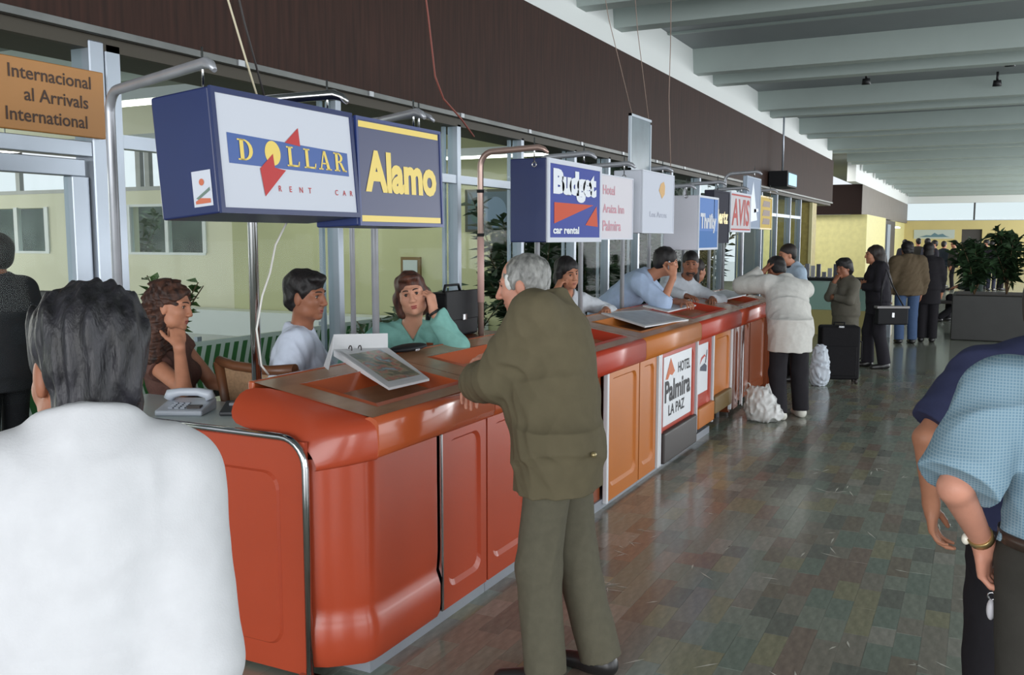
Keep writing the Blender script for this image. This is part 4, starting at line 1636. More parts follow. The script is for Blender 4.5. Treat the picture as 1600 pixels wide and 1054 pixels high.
def art_avis(F, t, W, Hh):
    for z_ in (.95, 0):
        mb = MB()
        F.poly(mb, [(0, z_ * Hh), (W, z_ * Hh), (W, (z_ + .045) * Hh), (0, (z_ + .045) * Hh)], .002)
        mb.build('red_stripe', mat('tall_letter_red', (178, 66, 62), .6, spec=.25), t)
    mb = MB()
    F.text(mb, 'AVIS', .05 * W, .12 * Hh, w=.9 * W, h=.76 * Hh, d=.002, bold=.02, shear=.1)
    mb.build('lettering', mat('tall_letter_red', (178, 66, 62), .6, spec=.25), t)


hang_sign('white sign with four tall red capitals', 9.68, 10.62, 1.815, 2.235, -2.34, .08, S_WHITE, S_WHITE, mat('tall_letter_white', (196, 190, 194), .6, spec=.25), art_avis, 0, .02)


def art_none(F, t, W, Hh):
    mb = MB()
    F.poly(mb, [(.2 * W, .1 * Hh), (.8 * W, .15 * Hh), (.6 * W, .6 * Hh), (.45 * W, .95 * Hh), (.3 * W, .6 * Hh)], .002)
    F.poly(mb, [(.55 * W, .3 * Hh), (.9 * W, .34 * Hh), (.85 * W, .4 * Hh), (.55 * W, .38 * Hh)], .002)
    mb.build('emblem', mat('pale_blue_ink', (190, 202, 220), .4), t)


hang_sign('tall pale blue sign standing above the red-lettered one', 10.75, 11.5, 1.86, 2.46, -2.42, .05, mat('pale_panel', (160, 174, 190), .6, spec=.25), mat('pale_panel', (160, 174, 190), .6, spec=.25), mat('pale_panel2', (140, 154, 176), .6, spec=.25), art_none, 0, .02)


def art_yellow(F, t, W, Hh):
    for z in (.70, .40, .12):
        mb = MB()
        F.poly(mb, [(.2 * W, z * Hh), (.85 * W, z * Hh), (.85 * W, (z + .19) * Hh), (.3 * W, (z + .2) * Hh)], .002)
        mb.build('dark_mark', mat('brown_marks', (96, 62, 40), .5), t)


hang_sign('small yellow sign with dark marks, last of the row', 11.75, 12.5, 1.86, 2.28, -2.48, .1, mat('brown_edge', (100, 80, 44), .5), mat('yellow_edge', (206, 176, 70), .4), mat('yellow_face', (204, 172, 66), .6, spec=.25), art_yellow, 0, .02)
# clear plate standing over the hotel sign
t = thing('hanging_plate', (-2.5, 7.2, 2.32), 'pale grey-blue glassy plate hung before the brown bulkhead', 'sign')
fr_ = mat('plate_frame', (176, 186, 196), .4)
mb = MB()
for a, b in (((-2.51, 7.0, 2.28), (-2.49, 7.02, 2.72)), ((-2.51, 7.49, 2.28), (-2.49, 7.51, 2.68)), ((-2.51, 7.0, 2.70), (-2.49, 7.51, 2.72)), ((-2.51, 7.0, 2.28), (-2.49, 7.51, 2.30))):
    mb.box(a, b)
mb.build('frame', fr_, t)
MB().box((-2.505, 7.02, 2.30), (-2.495, 7.49, 2.70)).build('plate', mat('plate_grey', (118, 132, 140), .25, noise=.2, scale=6), t)
MB().tube([(-2.5, 7.05, 2.72), (-2.6, 6.78, 3.4), (-2.7, 6.4, 4.6)], .003, 5).build('wire', mat('pale_cord', (150, 128, 116), .6), t)
MB().tube([(-2.5, 7.46, 2.72), (-2.55, 7.3, 3.4), (-2.6, 7.1, 4.6)], .003, 5).build('wire', mat('pale_cord', (150, 128, 116), .6), t)

# cords
for lab, pts, r, m in (
        ('pale double cord from the nearest sign up across the bulkhead', [(-2.5, 2.81, 2.26), (-2.5, 2.74, 2.42), (-2.5, 2.60, 2.75), (-2.52, 2.2, 3.6), (-2.55, 1.9, 4.59)], .004, mat('pale_cord2', (196, 186, 160), .6)),
        ('dark cord beside the pale double cord over the nearest sign', [(-2.5, 2.85, 2.26), (-2.5, 2.74, 2.55), (-2.5, 2.5, 3.3), (-2.5, 2.3, 4.59)], .004, mat('dark_cord', (52, 48, 48), .6)),
        ('reddish cable hanging in a bend before the bulkhead', [(-2.5, 4.5, 2.30), (-2.5, 4.36, 2.38), (-2.5, 4.18, 2.46), (-2.5, 4.10, 2.56), (-2.5, 4.04, 2.84), (-2.5, 3.9, 3.4), (-2.5, 3.8, 4.59)], .005, mat('red_cable', (122, 62, 52), .6)),
        ('thin brown cord hanging beyond the glassy plate', [(-2.5, 8.1, 2.3), (-2.5, 8.0, 2.98), (-2.5, 8.02, 3.4), (-2.5, 8.0, 4.59)], .004, mat('pale_cord', (150, 128, 116), .6)),
        ('white flex dangling from the nearest sign to the counter post', [(-2.74, 3.24, 1.83), (-2.78, 3.2, 1.72), (-2.78, 3.16, 1.6), (-2.775, 3.10, 1.5), (-2.775, 3.06, 1.36), (-2.772, 3.08, 1.2), (-2.77, 3.12, 1.155)], .0045, mat('white_flex', (214, 212, 206), .5))):
    o = MB().tube(pts, r, 6).build('flex', m)
    tag(o, lab, 'cord')

# ------------------------------------------------------------------ things on the counters and behind them
M_paper = mat('paper', (216, 216, 218), .6)


def on_top(x, y, d=0.0):
    return Vector((x, y, ztop(x) + d))


t = thing('ring_binder', on_top(-2.6, 3.65, .0), 'white open binder with a coloured picture page, propped on the near counter', 'binder')
c4_ = [on_top(-2.83, 3.66, .035), on_top(-2.30, 3.36, .012), on_top(-2.29, 3.68, .012), on_top(-2.72, 3.97, .035)]
e1, e2 = (c4_[0] - c4_[1]), (c4_[2] - c4_[1])
nn = e2.cross(e1).normalized()
mb = MB()
lo_ = [on_top(p.x, p.y, .001) for p in c4_]
mb.add(c4_ + lo_, [(0, 1, 2, 3), (7, 6, 5, 4), (0, 4, 5, 1), (1, 5, 6, 2), (2, 6, 7, 3), (3, 7, 4, 0)])
mb.build('cover', M_paper, t)


def quad(u0, v0, u1, v1, d):
    return [c4_[1] + e1 * a + e2 * b + nn * d for a, b in ((u0, v0), (u1, v0), (u1, v1), (u0, v1))]


def picture_mat():
    m = bpy.data.materials.new('printed_page')
    m.use_nodes = True
    nt = m.node_tree
    b = nt.nodes['Principled BSDF']
    tc = nt.nodes.new('ShaderNodeTexCoord')
    n = nt.nodes.new('ShaderNodeTexNoise')
    n.inputs['Scale'].default_value = 11
    n.inputs['Detail'].default_value = 6
    nt.links.new(tc.outputs['Object'], n.inputs[0])
    rp = nt.nodes.new('ShaderNodeValToRGB')
    cr = rp.color_ramp
    cr.elements[0].color = lin((86, 104, 104))
    cr.elements[1].color = lin((146, 172, 186))
    cr.elements[0].position = .3
    cr.elements[1].position = .66
    for p, c in ((.44, (96, 108, 92)), (.52, (160, 156, 130)), (.57, (186, 104, 96)), (.61, (104, 124, 110))):
        e = cr.elements.new(p)
        e.color = lin(c)
    nt.links.new(n.outputs[0], rp.inputs[0])
    nt.links.new(rp.outputs[0], b.inputs['Base Color'])
    b.inputs['Roughness'].default_value = .3
    return m


pg = MB().add(quad(.06, .08, .93, .95, .003), [(0, 3, 2, 1)]).build('page', M_paper, t)
MB().add(quad(.10, .13, .80, .92, .0045), [(0, 3, 2, 1)]).build('picture', picture_mat(), pg)
mb = MB()
top_edge = [c4_[0], c4_[0] + (c4_[3] - c4_[0]) * .5, c4_[3]]
flap = [p + Vector((-.02, .03, .07)) for p in top_edge]
mb.add(top_edge + flap, [(0, 1, 4, 3), (1, 2, 5, 4)])
mb.add([c4_[0], flap[0], on_top(-2.72, 3.44, .002), on_top(-2.66, 3.40, .002)], [(0, 1, 2, 3)])
mb.build('raised_cover', M_paper, t)
mb = MB()
for f in (.25, .42):
    q = c4_[0] + (c4_[3] - c4_[0]) * f + (c4_[1] - c4_[0]) * .05 + nn * .004
    mb.tube([q + (c4_[1] - c4_[0]).normalized() * .018 * math.cos(a) + nn * .02 * math.sin(a) for a in [math.pi * k / 6 for k in range(7)]], .003, 6)
mb.build('ring_clip', M_dark, t)

t = thing('black_purse', on_top(-2.76, 4.15), 'flat black purse lying at the back of the counter before the woman in teal', 'purse')
mb = MB()
mb.ball(on_top(-2.70, 4.13, .022), (.06, .165, .020), nu=20, nv=10)
mb.build('body', mat('black_leather', (26, 26, 29), .6, spec=.25), t)
MB().box((-2.652, 4.11, 1.158), (-2.640, 4.15, 1.168)).build('clasp', M_chr, t)

for i, (pts, lab) in enumerate((([(-2.69, 6.92), (-2.25, 6.70), (-2.17, 7.60), (-2.57, 7.62)], 'grey-white open magazine on the tan-rimmed counter'),
                                ([(-2.67, 7.88), (-2.42, 7.81), (-2.42, 8.72), (-2.62, 8.8)], 'pale brochure on the red-rimmed counter beside the elbow of the blue shirt'),
                                ([(-2.64, 9.75), (-2.40, 9.62), (-2.38, 10.75), (-2.66, 10.85)], 'pale magazine on the brownish end counter'))):
    t = thing('magazine', on_top(-2.45, pts[0][1]), lab, 'magazine', 'magazines on the counters')
    cn = [on_top(x, y, .010) for x, y in pts]
    cb = [on_top(x, y, .0005) for x, y in pts]
    MB().add(cn + cb, [(0, 1, 2, 3), (7, 6, 5, 4), (0, 4, 5, 1), (1, 5, 6, 2), (2, 6, 7, 3), (3, 7, 4, 0)]).build('pages', M_paper, t)
    ce = sum(cn, Vector()) / 4
    MB().add([ce + (p - ce) * .86 + Vector((0, 0, .0015)) for p in cn], [(0, 1, 2, 3)]).build('cover_print', mat('cover_grey', (176, 182, 190), .4, noise=.25, scale=14), t)

# briefcase behind the counter
t = thing('briefcase', (-2.88, 5.1, 1.2), 'black leather briefcase with a metal clasp, left of the olive jacket', 'briefcase')
F = None
MB().box((-3.02, 4.80, 1.145), (-2.86, 5.20, 1.42)).build('body', mat('black_leather', (26, 26, 29), .6, spec=.25), t, .02)
bf = MB().box((-2.862, 4.79, 1.25), (-2.852, 5.21, 1.43)).build('flap', mat('black_leather', (26, 26, 29), .6, spec=.25), t, .008)
MB().box((-2.853, 4.98, 1.245), (-2.846, 5.03, 1.285)).build('clasp', M_chr, bf, .004, 1)
MB().tube([(-2.94, 4.90, 1.42), (-2.94, 4.92, 1.46), (-2.94, 5.08, 1.46), (-2.94, 5.10, 1.42)], .009, 8).build('handle', mat('black_leather', (26, 26, 29), .6, spec=.25), t)
MB().tube([(-2.94, 5.2, 1.40), (-2.93, 5.26, 1.3), (-2.93, 5.27, 1.2), (-2.94, 5.23, 1.145)], .006, 8).build('strap', mat('black_leather', (26, 26, 29), .6, spec=.25), t)
st = thing('shelf', (-2.9, 5.0, .2), 'low shelf behind the counter under the black briefcase', 'shelf')
MB().box((-3.08, 4.6, 1.115), (-2.75, 5.4, 1.142)).build('board', C_BRN, st)
for y in (4.62, 5.36):
    MB().box((-3.06, y, .2), (-2.77, y + .02, 1.115)).build('side', C_BRN, st)

# desk behind the end screen with the telephone
t = thing('desk', (-3.2, 3.0, 0), 'white-topped desk behind the orange end screen', 'desk')
MB().box((-3.85, 2.81, .905), (-2.745, 3.42, .945)).build('desktop', mat('desk_white', (196, 208, 208), .35), t, .006, 1)
for x in (-3.82, -2.80):
    for y in (2.84, 3.38):
        MB().tube([(x, y, .0 if y < 2.95 else .2), (x, y, .905)], .02, 10).build('leg', M_steel, t)
t = thing('telephone', (-3.27, 3.12, .945), 'pale grey desk telephone on the white-topped desk', 'telephone')
Mz = Matrix.Translation((-3.27, 3.12, .945)) @ Matrix.Rotation(R(25), 4, 'Z')
M_ph = mat('phone_grey', (188, 194, 204), .35)
mb = MB()
mb.prism([(-.10, 0), (.10, 0), (.10, .055), (-.10, .025)], 'x', -.11, .11)
mb.v = [tuple(Mz @ Vector(v)) for v in mb.v]
pb = mb.build('base', M_ph, t, .008)
mb = MB()
mb.tube([(-.10, .05, .055), (-.09, .05, .078), (-.04, .05, .088), (.04, .05, .088), (.09, .05, .078), (.10, .05, .055)], [.024, .026, .019, .019, .026, .024], 12)
mb.v = [tuple(Mz @ Vector(v)) for v in mb.v]
mb.build('handset', M_ph, t)
for i in range(12):
    mb = MB().box((-.055 + (i % 3) * .028, -.075 + (i // 3) * .022, .03 + (i // 3) * .0032), (-.035 + (i % 3) * .028, -.059 + (i // 3) * .022, .037 + (i // 3) * .0032))
    mb.v = [tuple(Mz @ Vector(v)) for v in mb.v]
    mb.build('key', mat('phone_key', (160, 166, 176), .4), pb)
mb = MB().box((.03, -.07, .030), (.09, -.03, .042))
mb.v = [tuple(Mz @ Vector(v)) for v in mb.v]
mb.build('display', M_dark, pb)
t = thing('answering_machine', (-3.05, 3.3, .945), 'flat dark machine on the desk beside the telephone', 'machine')
Mz = Matrix.Translation((-3.02, 3.22, .945)) @ Matrix.Rotation(R(30), 4, 'Z')
mb = MB().prism([(-.07, 0), (.07, 0), (.07, .05), (-.07, .02)], 'x', -.09, .09)
mb.v = [tuple(Mz @ Vector(v)) for v in mb.v]
mb.build('casing', mat('charcoal_plastic', (60, 62, 66), .35), t, .006)
mb = MB().box((-.06, .0, .036), (.06, .04, .048))
mb.v = [tuple(Mz @ Vector(v)) for v in mb.v]
mb.build('lid', mat('grey_plastic', (130, 134, 140), .35), t)

# cane-back chair
t = thing('chair', (-3.15, 3.70, .2), 'brown wooden chair with a woven cane back behind the desk', 'chair')
W_ = mat('brown_wood', (112, 70, 44), .4, noise=.25, scale=12, stretch=(1, 1, .2))
cane = mat('woven_cane', (158, 124, 92), .6, noise=.3, scale=60)
MB().tube([(-3.42, 3.49, 1.135), (-3.30, 3.475, 1.118), (-3.08, 3.475, 1.108), (-2.93, 3.49, 1.118)], [.026, .024, .024, .03], 12).build('top_rail', W_, t)
MB().tube([(-3.42, 3.49, 1.13), (-3.385, 3.50, .90), (-3.36, 3.52, .66), (-3.36, 3.50, .2)], [.028, .024, .022, .02], 10).build('back_post', W_, t)
MB().tube([(-2.93, 3.49, 1.115), (-2.945, 3.50, .90), (-2.95, 3.52, .66), (-2.95, 3.50, .2)], [.028, .024, .022, .02], 10).build('back_post', W_, t)
MB().tube([(-3.37, 3.51, .74), (-2.95, 3.51, .74)], .016, 8).build('lower_rail', W_, t)
mb = MB()
mb.add([(-3.36, 3.51, .75), (-2.95, 3.51, .75), (-2.94, 3.495, 1.10), (-3.395, 3.495, 1.115)], [(0, 1, 2, 3)])
o = mb.build('cane_back', cane, t)
so = o.modifiers.new('solid', 'SOLIDIFY')
so.thickness = .006
for (x, y) in ((-3.38, 3.92), (-2.93, 3.92)):
    MB().tube([(x, y, .2), (x, y, .57)], .02, 10).build('leg', W_, t)
mb = MB()
mb.prism([(-3.36, 3.51), (-2.95, 3.51), (-2.91, 3.95), (-3.40, 3.95)], 'z', .56, .60)
mb.build('seat', W_, t, .01)

# barrier with green arrows in the arrivals hall
t = thing('barrier', (-6.0, 7, 0), 'white barrier board with green arrow stripes behind the glass', 'barrier')
MB().box((-6.04, 4.2, .42), (-6.0, 9.4, .86)).build('board', mat('barrier_white', (206, 216, 210), .4), t)
MB().box((-6.06, 4.2, .36), (-5.98, 9.4, .42)).build('rail', mat('black_metal', (30, 30, 32), .5), t)
for y in (4.3, 5.9, 7.6, 9.2):
    MB().box((-6.06, y, 0), (-6.02, y + .05, .9)).build('post', M_alu, t)
F = Face((-5.999, 4.2, .42), (0, 1, 0), (0, 0, 1))
for k in range(46):
    y = .05 + k * .112
    if 1.15 < y < 1.22 or y > 5.1:
        continue
    mb = MB()
    F.poly(mb, [(y, .21), (y + .055, .40), (y + .115, .40), (y + .06, .21)], .001)
    F.poly(mb, [(y, .21), (y + .06, .21), (y + .115, .03), (y + .055, .03)], .001)
    mb.build('arrow_stripe', mat('arrow_green', (52, 112, 58), .5), t)
t = thing('waiting_bench', (-5.2, 12.2, 0), 'low white ledge under the cream hall wall', 'bench')
MB().box((-15, 12.6, 0), (-7, 13.05, .45)).build('ledge', mat('ledge_white', (214, 220, 222), .4), t)
t = thing('hall_chair', (-7.3, 5.2, 0), 'dark chair seen through the glass door', 'chair')
MB().box((-8.1, 5.9, .5), (-7.3, 5.98, 1.25)).build('backrest', mat('dark_vinyl', (62, 60, 62), .5), t, .02)
MB().box((-8.1, 5.4, .42), (-7.3, 5.95, .52)).build('seat', mat('dark_vinyl', (62, 60, 62), .5), t, .02)
for x in (-8.05, -7.35):
    for y in (5.43, 5.93):
        MB().tube([(x, y, 0), (x, y, .44 if y < 5.5 else 1.2)], .018, 8).build('leg', M_alu, t)


# ------------------------------------------------------------------ plants
def leaf_plant(name, label, base, stems, leafs, mleaf, mstem, size, seed, cat='plant', group=None, pot=None, spread=.5, height=1.0, broad=.45, droop=.2):
    rs = random.Random(seed)
    t = thing(name, base, label, cat, group)
    b = Vector(base)
    mf, ms = MB(), MB()
    for _ in range(stems):
        a, q = rs.uniform(0, 6.28), rs.uniform(.2, 1) * spread
        top_ = b + Vector((math.cos(a) * q, math.sin(a) * q, height * rs.uniform(.6, 1)))
        mid = b.lerp(top_, .5) + Vector((math.cos(a) * -.05, math.sin(a) * -.05, .05))
        ms.tube([b + Vector((0, 0, .0)), mid, top_], [.012, .008, .004], 5)
        for k in range(leafs):
            f = rs.uniform(.25, 1)
            p = b.lerp(mid, f * 2) if f < .5 else mid.lerp(top_, f * 2 - 1)
            d = Vector((rs.gauss(0, 1), rs.gauss(0, 1), rs.uniform(-droop, .9))).normalized()
            L = size * rs.uniform(.6, 1.25)
            w = d.cross(Vector((rs.gauss(0, .4), rs.gauss(0, .4), 1))).normalized() * L * broad * .5
            m_ = p + d * L * .5 + Vector((0, 0, .04 * L))
            mf.add([p, m_ + w, p + d * L - Vector((0, 0, .12 * L)), m_ - w], [(0, 1, 2), (0, 2, 3)])
    o = mf.build('foliage', mleaf, t, recalc=False)
    o['kind'] = 'stuff'
    ms.build('stems', mstem, t)
    if pot:
        MB().tube([b + Vector((0, 0, -pot[1])), b + Vector((0, 0, .02))], [pot[0] * .75, pot[0]], 20).build('pot', pot[2], t)
    return t


def leaf_mat(name, c, c2):
    return mat(name, c, .45, spec=.4, noise=.4, scale=5, c2=c2)


L_MID = leaf_mat('leaf_mid_green', (92, 122, 62), (58, 86, 44))
L_DARK = leaf_mat('leaf_dark_green', (54, 78, 48), (30, 46, 32))
L_GREY = leaf_mat('leaf_grey_green', (120, 138, 110), (66, 84, 62))
STEM = mat('stem_brown', (92, 72, 48), .7)
POT = mat('terracotta', (140, 84, 60), .6)
leaf_plant('potted_plant', 'green leafy plant rising behind the woman with curly hair', (-4.96, 4.62, .85), 8, 16, L_MID, STEM, .12, 3, spread=.26, height=.66, pot=(.16, .85, POT))
for i, (x, y, hh, n) in enumerate([(-4.75, 6.9, 1.15, 8), (-4.7, 7.9, 1.25, 8), (-4.9, 8.7, 1.3, 8)]):
    leaf_plant('potted_plant', ['grey-green bush behind the glass right of the woman in teal', 'grey-green bush behind the taped post and the briefcase', 'grey-green bush behind the head of the man in olive'][i], (x, y, .35), n, 24, L_GREY, STEM, .15, 20 + i, group='bushes behind the glass', spread=.5, height=hh - .35, pot=(.22, .35, POT))
for i, (x, y, hh) in enumerate([(-4.8, 10.2, 1.9), (-5.6, 11.4, 2.3), (-5.0, 12.4, 2.0), (-5.8, 14.2, 2.6), (-5.0, 15.2, 2.2), (-5.9, 17, 2.8), (-5.1, 18.6, 2.4), (-5.8, 20.6, 2.8)]):
    leaf_plant('garden_shrub', 'dark green shrub in the planted court, %s from the near end' % ['first', 'second', 'third', 'fourth', 'fifth', 'sixth', 'seventh', 'eighth'][i], (x, y, 0), 16, 60, L_DARK, STEM, .26, 40 + i, cat='shrub', group='shrubs behind the glass', spread=.7, height=hh)
for i, (x, y) in enumerate([(-8.3, 16.2), (-8.0, 19.5), (-7.8, 23.0)]):
    t = thing('tree', (x, y, 0), 'brown tree trunk with dark crown beyond the glass, %s one' % ['nearest', 'middle', 'farthest'][i], 'tree', 'trees in the planted court')
    MB().tube([(x, y, 0), (x + .05, y, 1.5), (x - .03, y + .05, 3), (x, y, 4.2)], [.2, .16, .14, .10], 12).build('trunk', mat('bark', (104, 84, 70), .9, noise=.4, scale=14), t)
    rs = random.Random(60 + i)
    mf = MB()
    for _ in range(700):
        d = Vector((rs.gauss(0, 1), rs.gauss(0, 1), rs.gauss(0, .8))).normalized() * rs.uniform(.5, 1.7)
        p = Vector((x, y, 3.2)) + d
        if p.z > 4.6:
            continue
        q = Vector((rs.gauss(0, 1), rs.gauss(0, 1), rs.gauss(0, 1))).normalized() * .2
        w = q.cross(Vector((rs.gauss(0, 1), rs.gauss(0, 1), 1))).normalized() * .06
        mf.add([p, p + q * .5 + w, p + q, p + q * .5 - w], [(0, 1, 2, 3)])
    o = mf.build('foliage', L_DARK, t, recalc=False)
    o['kind'] = 'stuff'
for i, (x, y) in enumerate([(-15.6, 16.5), (-13.6, 17), (-19.4, 17)]):
    leaf_plant('street_shrub', 'bush seen outside the hall window, %s one' % ['left', 'right', 'far left'][i], (x, y, 0), 10, 40, L_GREY, STEM, .3, 70 + i, cat='shrub', group='bushes outside the hall windows', spread=.8, height=2.4)

# planter and bench at the right
t = thing('planter_box', (.05, 18.2, 0), 'large dark planter box at the right edge of the concourse', 'planter')
MB().box((-.42, 17.7, 0), (1.4, 19.0, .78)).build('box', mat('dark_planter', (48, 48, 46), .5, noise=.2, scale=5), t, .02)
MB().box((-.36, 17.76, .775), (1.34, 18.94, .785)).build('soil', mat('soil', (52, 42, 34), .9), t)
for i, (x, y, hh, sp) in enumerate([(-.08, 17.95, .95, .36), (.42, 18.2, 1.15, .36), (.95, 18.1, .9, .36)]):
    leaf_plant('planter_plant', ['dark leafy plant at the left end of the planter box', 'tall dark leafy plant in the middle of the planter box', 'dark leafy plant at the right end of the planter box'][i], (x, y, .78), 16, 44, L_DARK, STEM, .22, 80 + i, group='plants in the planter box', spread=sp, height=hh, droop=.5)
t = thing('bench', (-.3, 21.6, 0), 'dark low bench behind the planter box', 'bench')
MB().box((-.85, 21.45, .38), (.6, 22.0, .44)).build('seat', M_dark, t, .015)
for x in (-.55, .5):
    MB().tube([(x, 21.75, 0), (x, 21.75, .39)], .025, 10).build('leg', M_steel, t)

# kiosk by the yellow block
t = thing('kiosk_counter', (-2.6, 17.9, 0), 'kiosk counter with a black top and pale glass front behind the women', 'counter')
MB().box((-3.3, 17.6, .98), (-1.35, 18.3, 1.03)).build('top', mat('black_plastic', (28, 28, 31), .6, spec=.25), t)
MB().box((-3.2, 17.7, .45), (-1.45, 18.2, .98)).build('glass_front', mat('pale_green_glass', (150, 184, 172), .15), t)
MB().box((-3.25, 17.65, 0), (-1.4, 18.25, .45)).build('base', mat('kiosk_yellow', (176, 164, 104), .5), t)
MB().box((-1.45, 17.62, 0), (-1.38, 17.7, .98)).build('corner_post', M_alu, t)
rs = random.Random(5)
for i in range(9):
    x = -3.2 + i * .1
    hgt = rs.uniform(.10, .26)
    o = MB().box((x, 17.8, 1.032), (x + .07, 17.87, 1.03 + hgt)).build('carton', mat('carton_%d' % (i % 3), [(120, 122, 130), (176, 176, 180), (84, 84, 96)][i % 3], .5))
    tag(o, 'small upright carton on the kiosk counter, %s from the left' % ['first', 'second', 'third', 'fourth', 'fifth', 'sixth', 'seventh', 'eighth', 'ninth'][i], 'carton', 'cartons on the kiosk')

# luggage and bags
t = thing('suitcase', (-1.5, 11.75, 0), 'black upright suitcase standing before the woman in the grey jacket', 'suitcase')
Mz = Matrix.Translation((-1.50, 11.8, 0)) @ Matrix.Rotation(R(18), 4, 'Z')
BK = mat('black_nylon', (28, 27, 30), .75, spec=.2, noise=.2, scale=30)


def mz_box(a, b, M=Mz):
    mb = MB().box(a, b)
    mb.v = [tuple(M @ Vector(v)) for v in mb.v]
    return mb


mz_box((-.23, -.13, .05), (.23, .13, .70)).build('shell', BK, t, .03)
mz_box((-.19, -.145, .10), (.19, -.125, .46)).build('front_pocket', BK, t, .01)
mb = MB().tube([(-.06, 0, .69), (-.06, 0, .735), (.06, 0, .735), (.06, 0, .69)], .011, 8)
mb.v = [tuple(Mz @ Vector(v)) for v in mb.v]
mb.build('handle', BK, t)
mb = MB().tube([(.225, 0, .52), (.27, 0, .50), (.27, 0, .30), (.225, 0, .28)], .010, 8)
mb.v = [tuple(Mz @ Vector(v)) for v in mb.v]
mb.build('handle', BK, t)
for x in (-.2, .2):
    for y in (-.09, .09):
        mb = MB().tube([(x - .015, y, .027), (x + .015, y, .027)], .027, 12)
        mb.v = [tuple(Mz @ Vector(v)) for v in mb.v]
        mb.build('wheel', M_dark, t)
mz_box((-.03, -.150, .685), (.03, -.13, .705)).build('tag_plate', M_chr, t)


def sack(name, label, c, r, seed, m, cat, lean=0.0, handles=True, grp=None):
    t = thing(name, (c[0], c[1], 0), label, cat, grp)
    S = SDF()
    c = np.array(c, float)
    S.ell(c + (0, 0, r[2] * .85), r, None, .03)
    S.ell(c + (lean, 0, r[2] * .45), (r[0] * 1.05, r[1] * 1.05, r[2] * .5), None, .05)
    S.ell(c + (-lean * .6, 0, r[2] * 1.65), (r[0] * .6, r[1] * .6, r[2] * .35), None, .06)
    S.noise = wrinkles(seed, .02, 26)
    S.plane((0, 0, .002), (0, 0, -1))
    S.build('bag', m, t, .012)
    if handles:
        for q in (-1, 1):
            x, y, z = c[0] - lean * .6 + q * .05, c[1], c[2] + r[2] * 1.9
            MB().tube([(x, y, z - .06), (x + q * .03, y, z + .03), (x + q * .05, y, z + .04), (x + q * .08, y, z - .05)], .008, 6).build('handle', m, t)
    return t


PLB = mat('white_plastic_bag', (206, 206, 204), .4, noise=.08, scale=6)
sack('carrier_bag', 'crumpled white plastic bag on the floor by the white sneakers', (-1.83, 8.95, 0), (.16, .14, .17), 4, PLB, 'bag', .05, grp='white plastic bags on the floor')
sack('carrier_bag', 'white plastic bag standing against the black suitcase', (-1.66, 11.45, 0), (.11, .09, .25), 6, mat('bluish_plastic_bag', (196, 204, 214), .4), 'bag', .0, False, grp='white plastic bags on the floor')


# ------------------------------------------------------------------ cloth and hair
def cloth(name, c, rough=.85, noise=.10, scale=30, bump=.08, bscale=260, c2=None):
    return mat(name, c, rough, spec=.2, noise=noise, scale=scale, bump=bump, bscale=bscale, c2=c2)


def hair_mat(name, c, c2, rough=.42):
    return mat(name, c, rough, spec=.45, noise=.5, scale=26, stretch=(1.6, 1.6, .5), c2=c2, bump=.35, bscale=90)


def check_mat():
    m = cloth('checked_cotton', (150, 180, 200), noise=.0)
    nt = m.node_tree
    b = nt.nodes['Principled BSDF']
    tc = nt.nodes.new('ShaderNodeTexCoord')
    prev = None
    for ax in ('X', 'Z'):
        w = nt.nodes.new('ShaderNodeTexWave')
        w.wave_type = 'BANDS'
        w.bands_direction = ax
        w.inputs['Scale'].default_value = 42
        nt.links.new(tc.outputs['Object'], w.inputs[0])
        if prev is None:
            prev = w
        else:
            mx = nt.nodes.new('ShaderNodeMath')
            mx.operation = 'MAXIMUM'
            nt.links.new(prev.outputs['Fac'], mx.inputs[0])
            nt.links.new(w.outputs['Fac'], mx.inputs[1])
            rp = nt.nodes.new('ShaderNodeValToRGB')
            rp.color_ramp.elements[0].position = .55
            rp.color_ramp.elements[1].position = .98
            rp.color_ramp.elements[0].color = lin((108, 138, 156))
            rp.color_ramp.elements[1].color = lin((142, 164, 176))
            nt.links.new(mx.outputs[0], rp.inputs[0])
            nt.links.new(rp.outputs[0], b.inputs['Base Color'])
    return m


HB = hair_mat('black_hair', (32, 27, 27), (12, 10, 11), .55)
HD = hair_mat('dark_brown_hair', (48, 34, 29), (20, 14, 13), .55)
HC = hair_mat('curly_brown_hair', (84, 52, 38), (30, 18, 15), .6)
HA = hair_mat('auburn_hair', (98, 56, 40), (48, 27, 22), .55)
HG = hair_mat('grey_hair', (150, 150, 146), (84, 84, 82))
HK = hair_mat('black_wavy_hair', (40, 39, 45), (8, 7, 8), .5)
LIP = mat('lip_rose', (150, 78, 72), .4)
LIPN = mat('lip_natural', (152, 92, 80), .45)
SHOE_B = mat('black_shoe', (34, 32, 32), .35)
SHOE_W = mat('white_sneaker', (206, 204, 194), .5)
TR_B = cloth('black_trousers', (40, 38, 42))
V = np.array
TC = time.time()

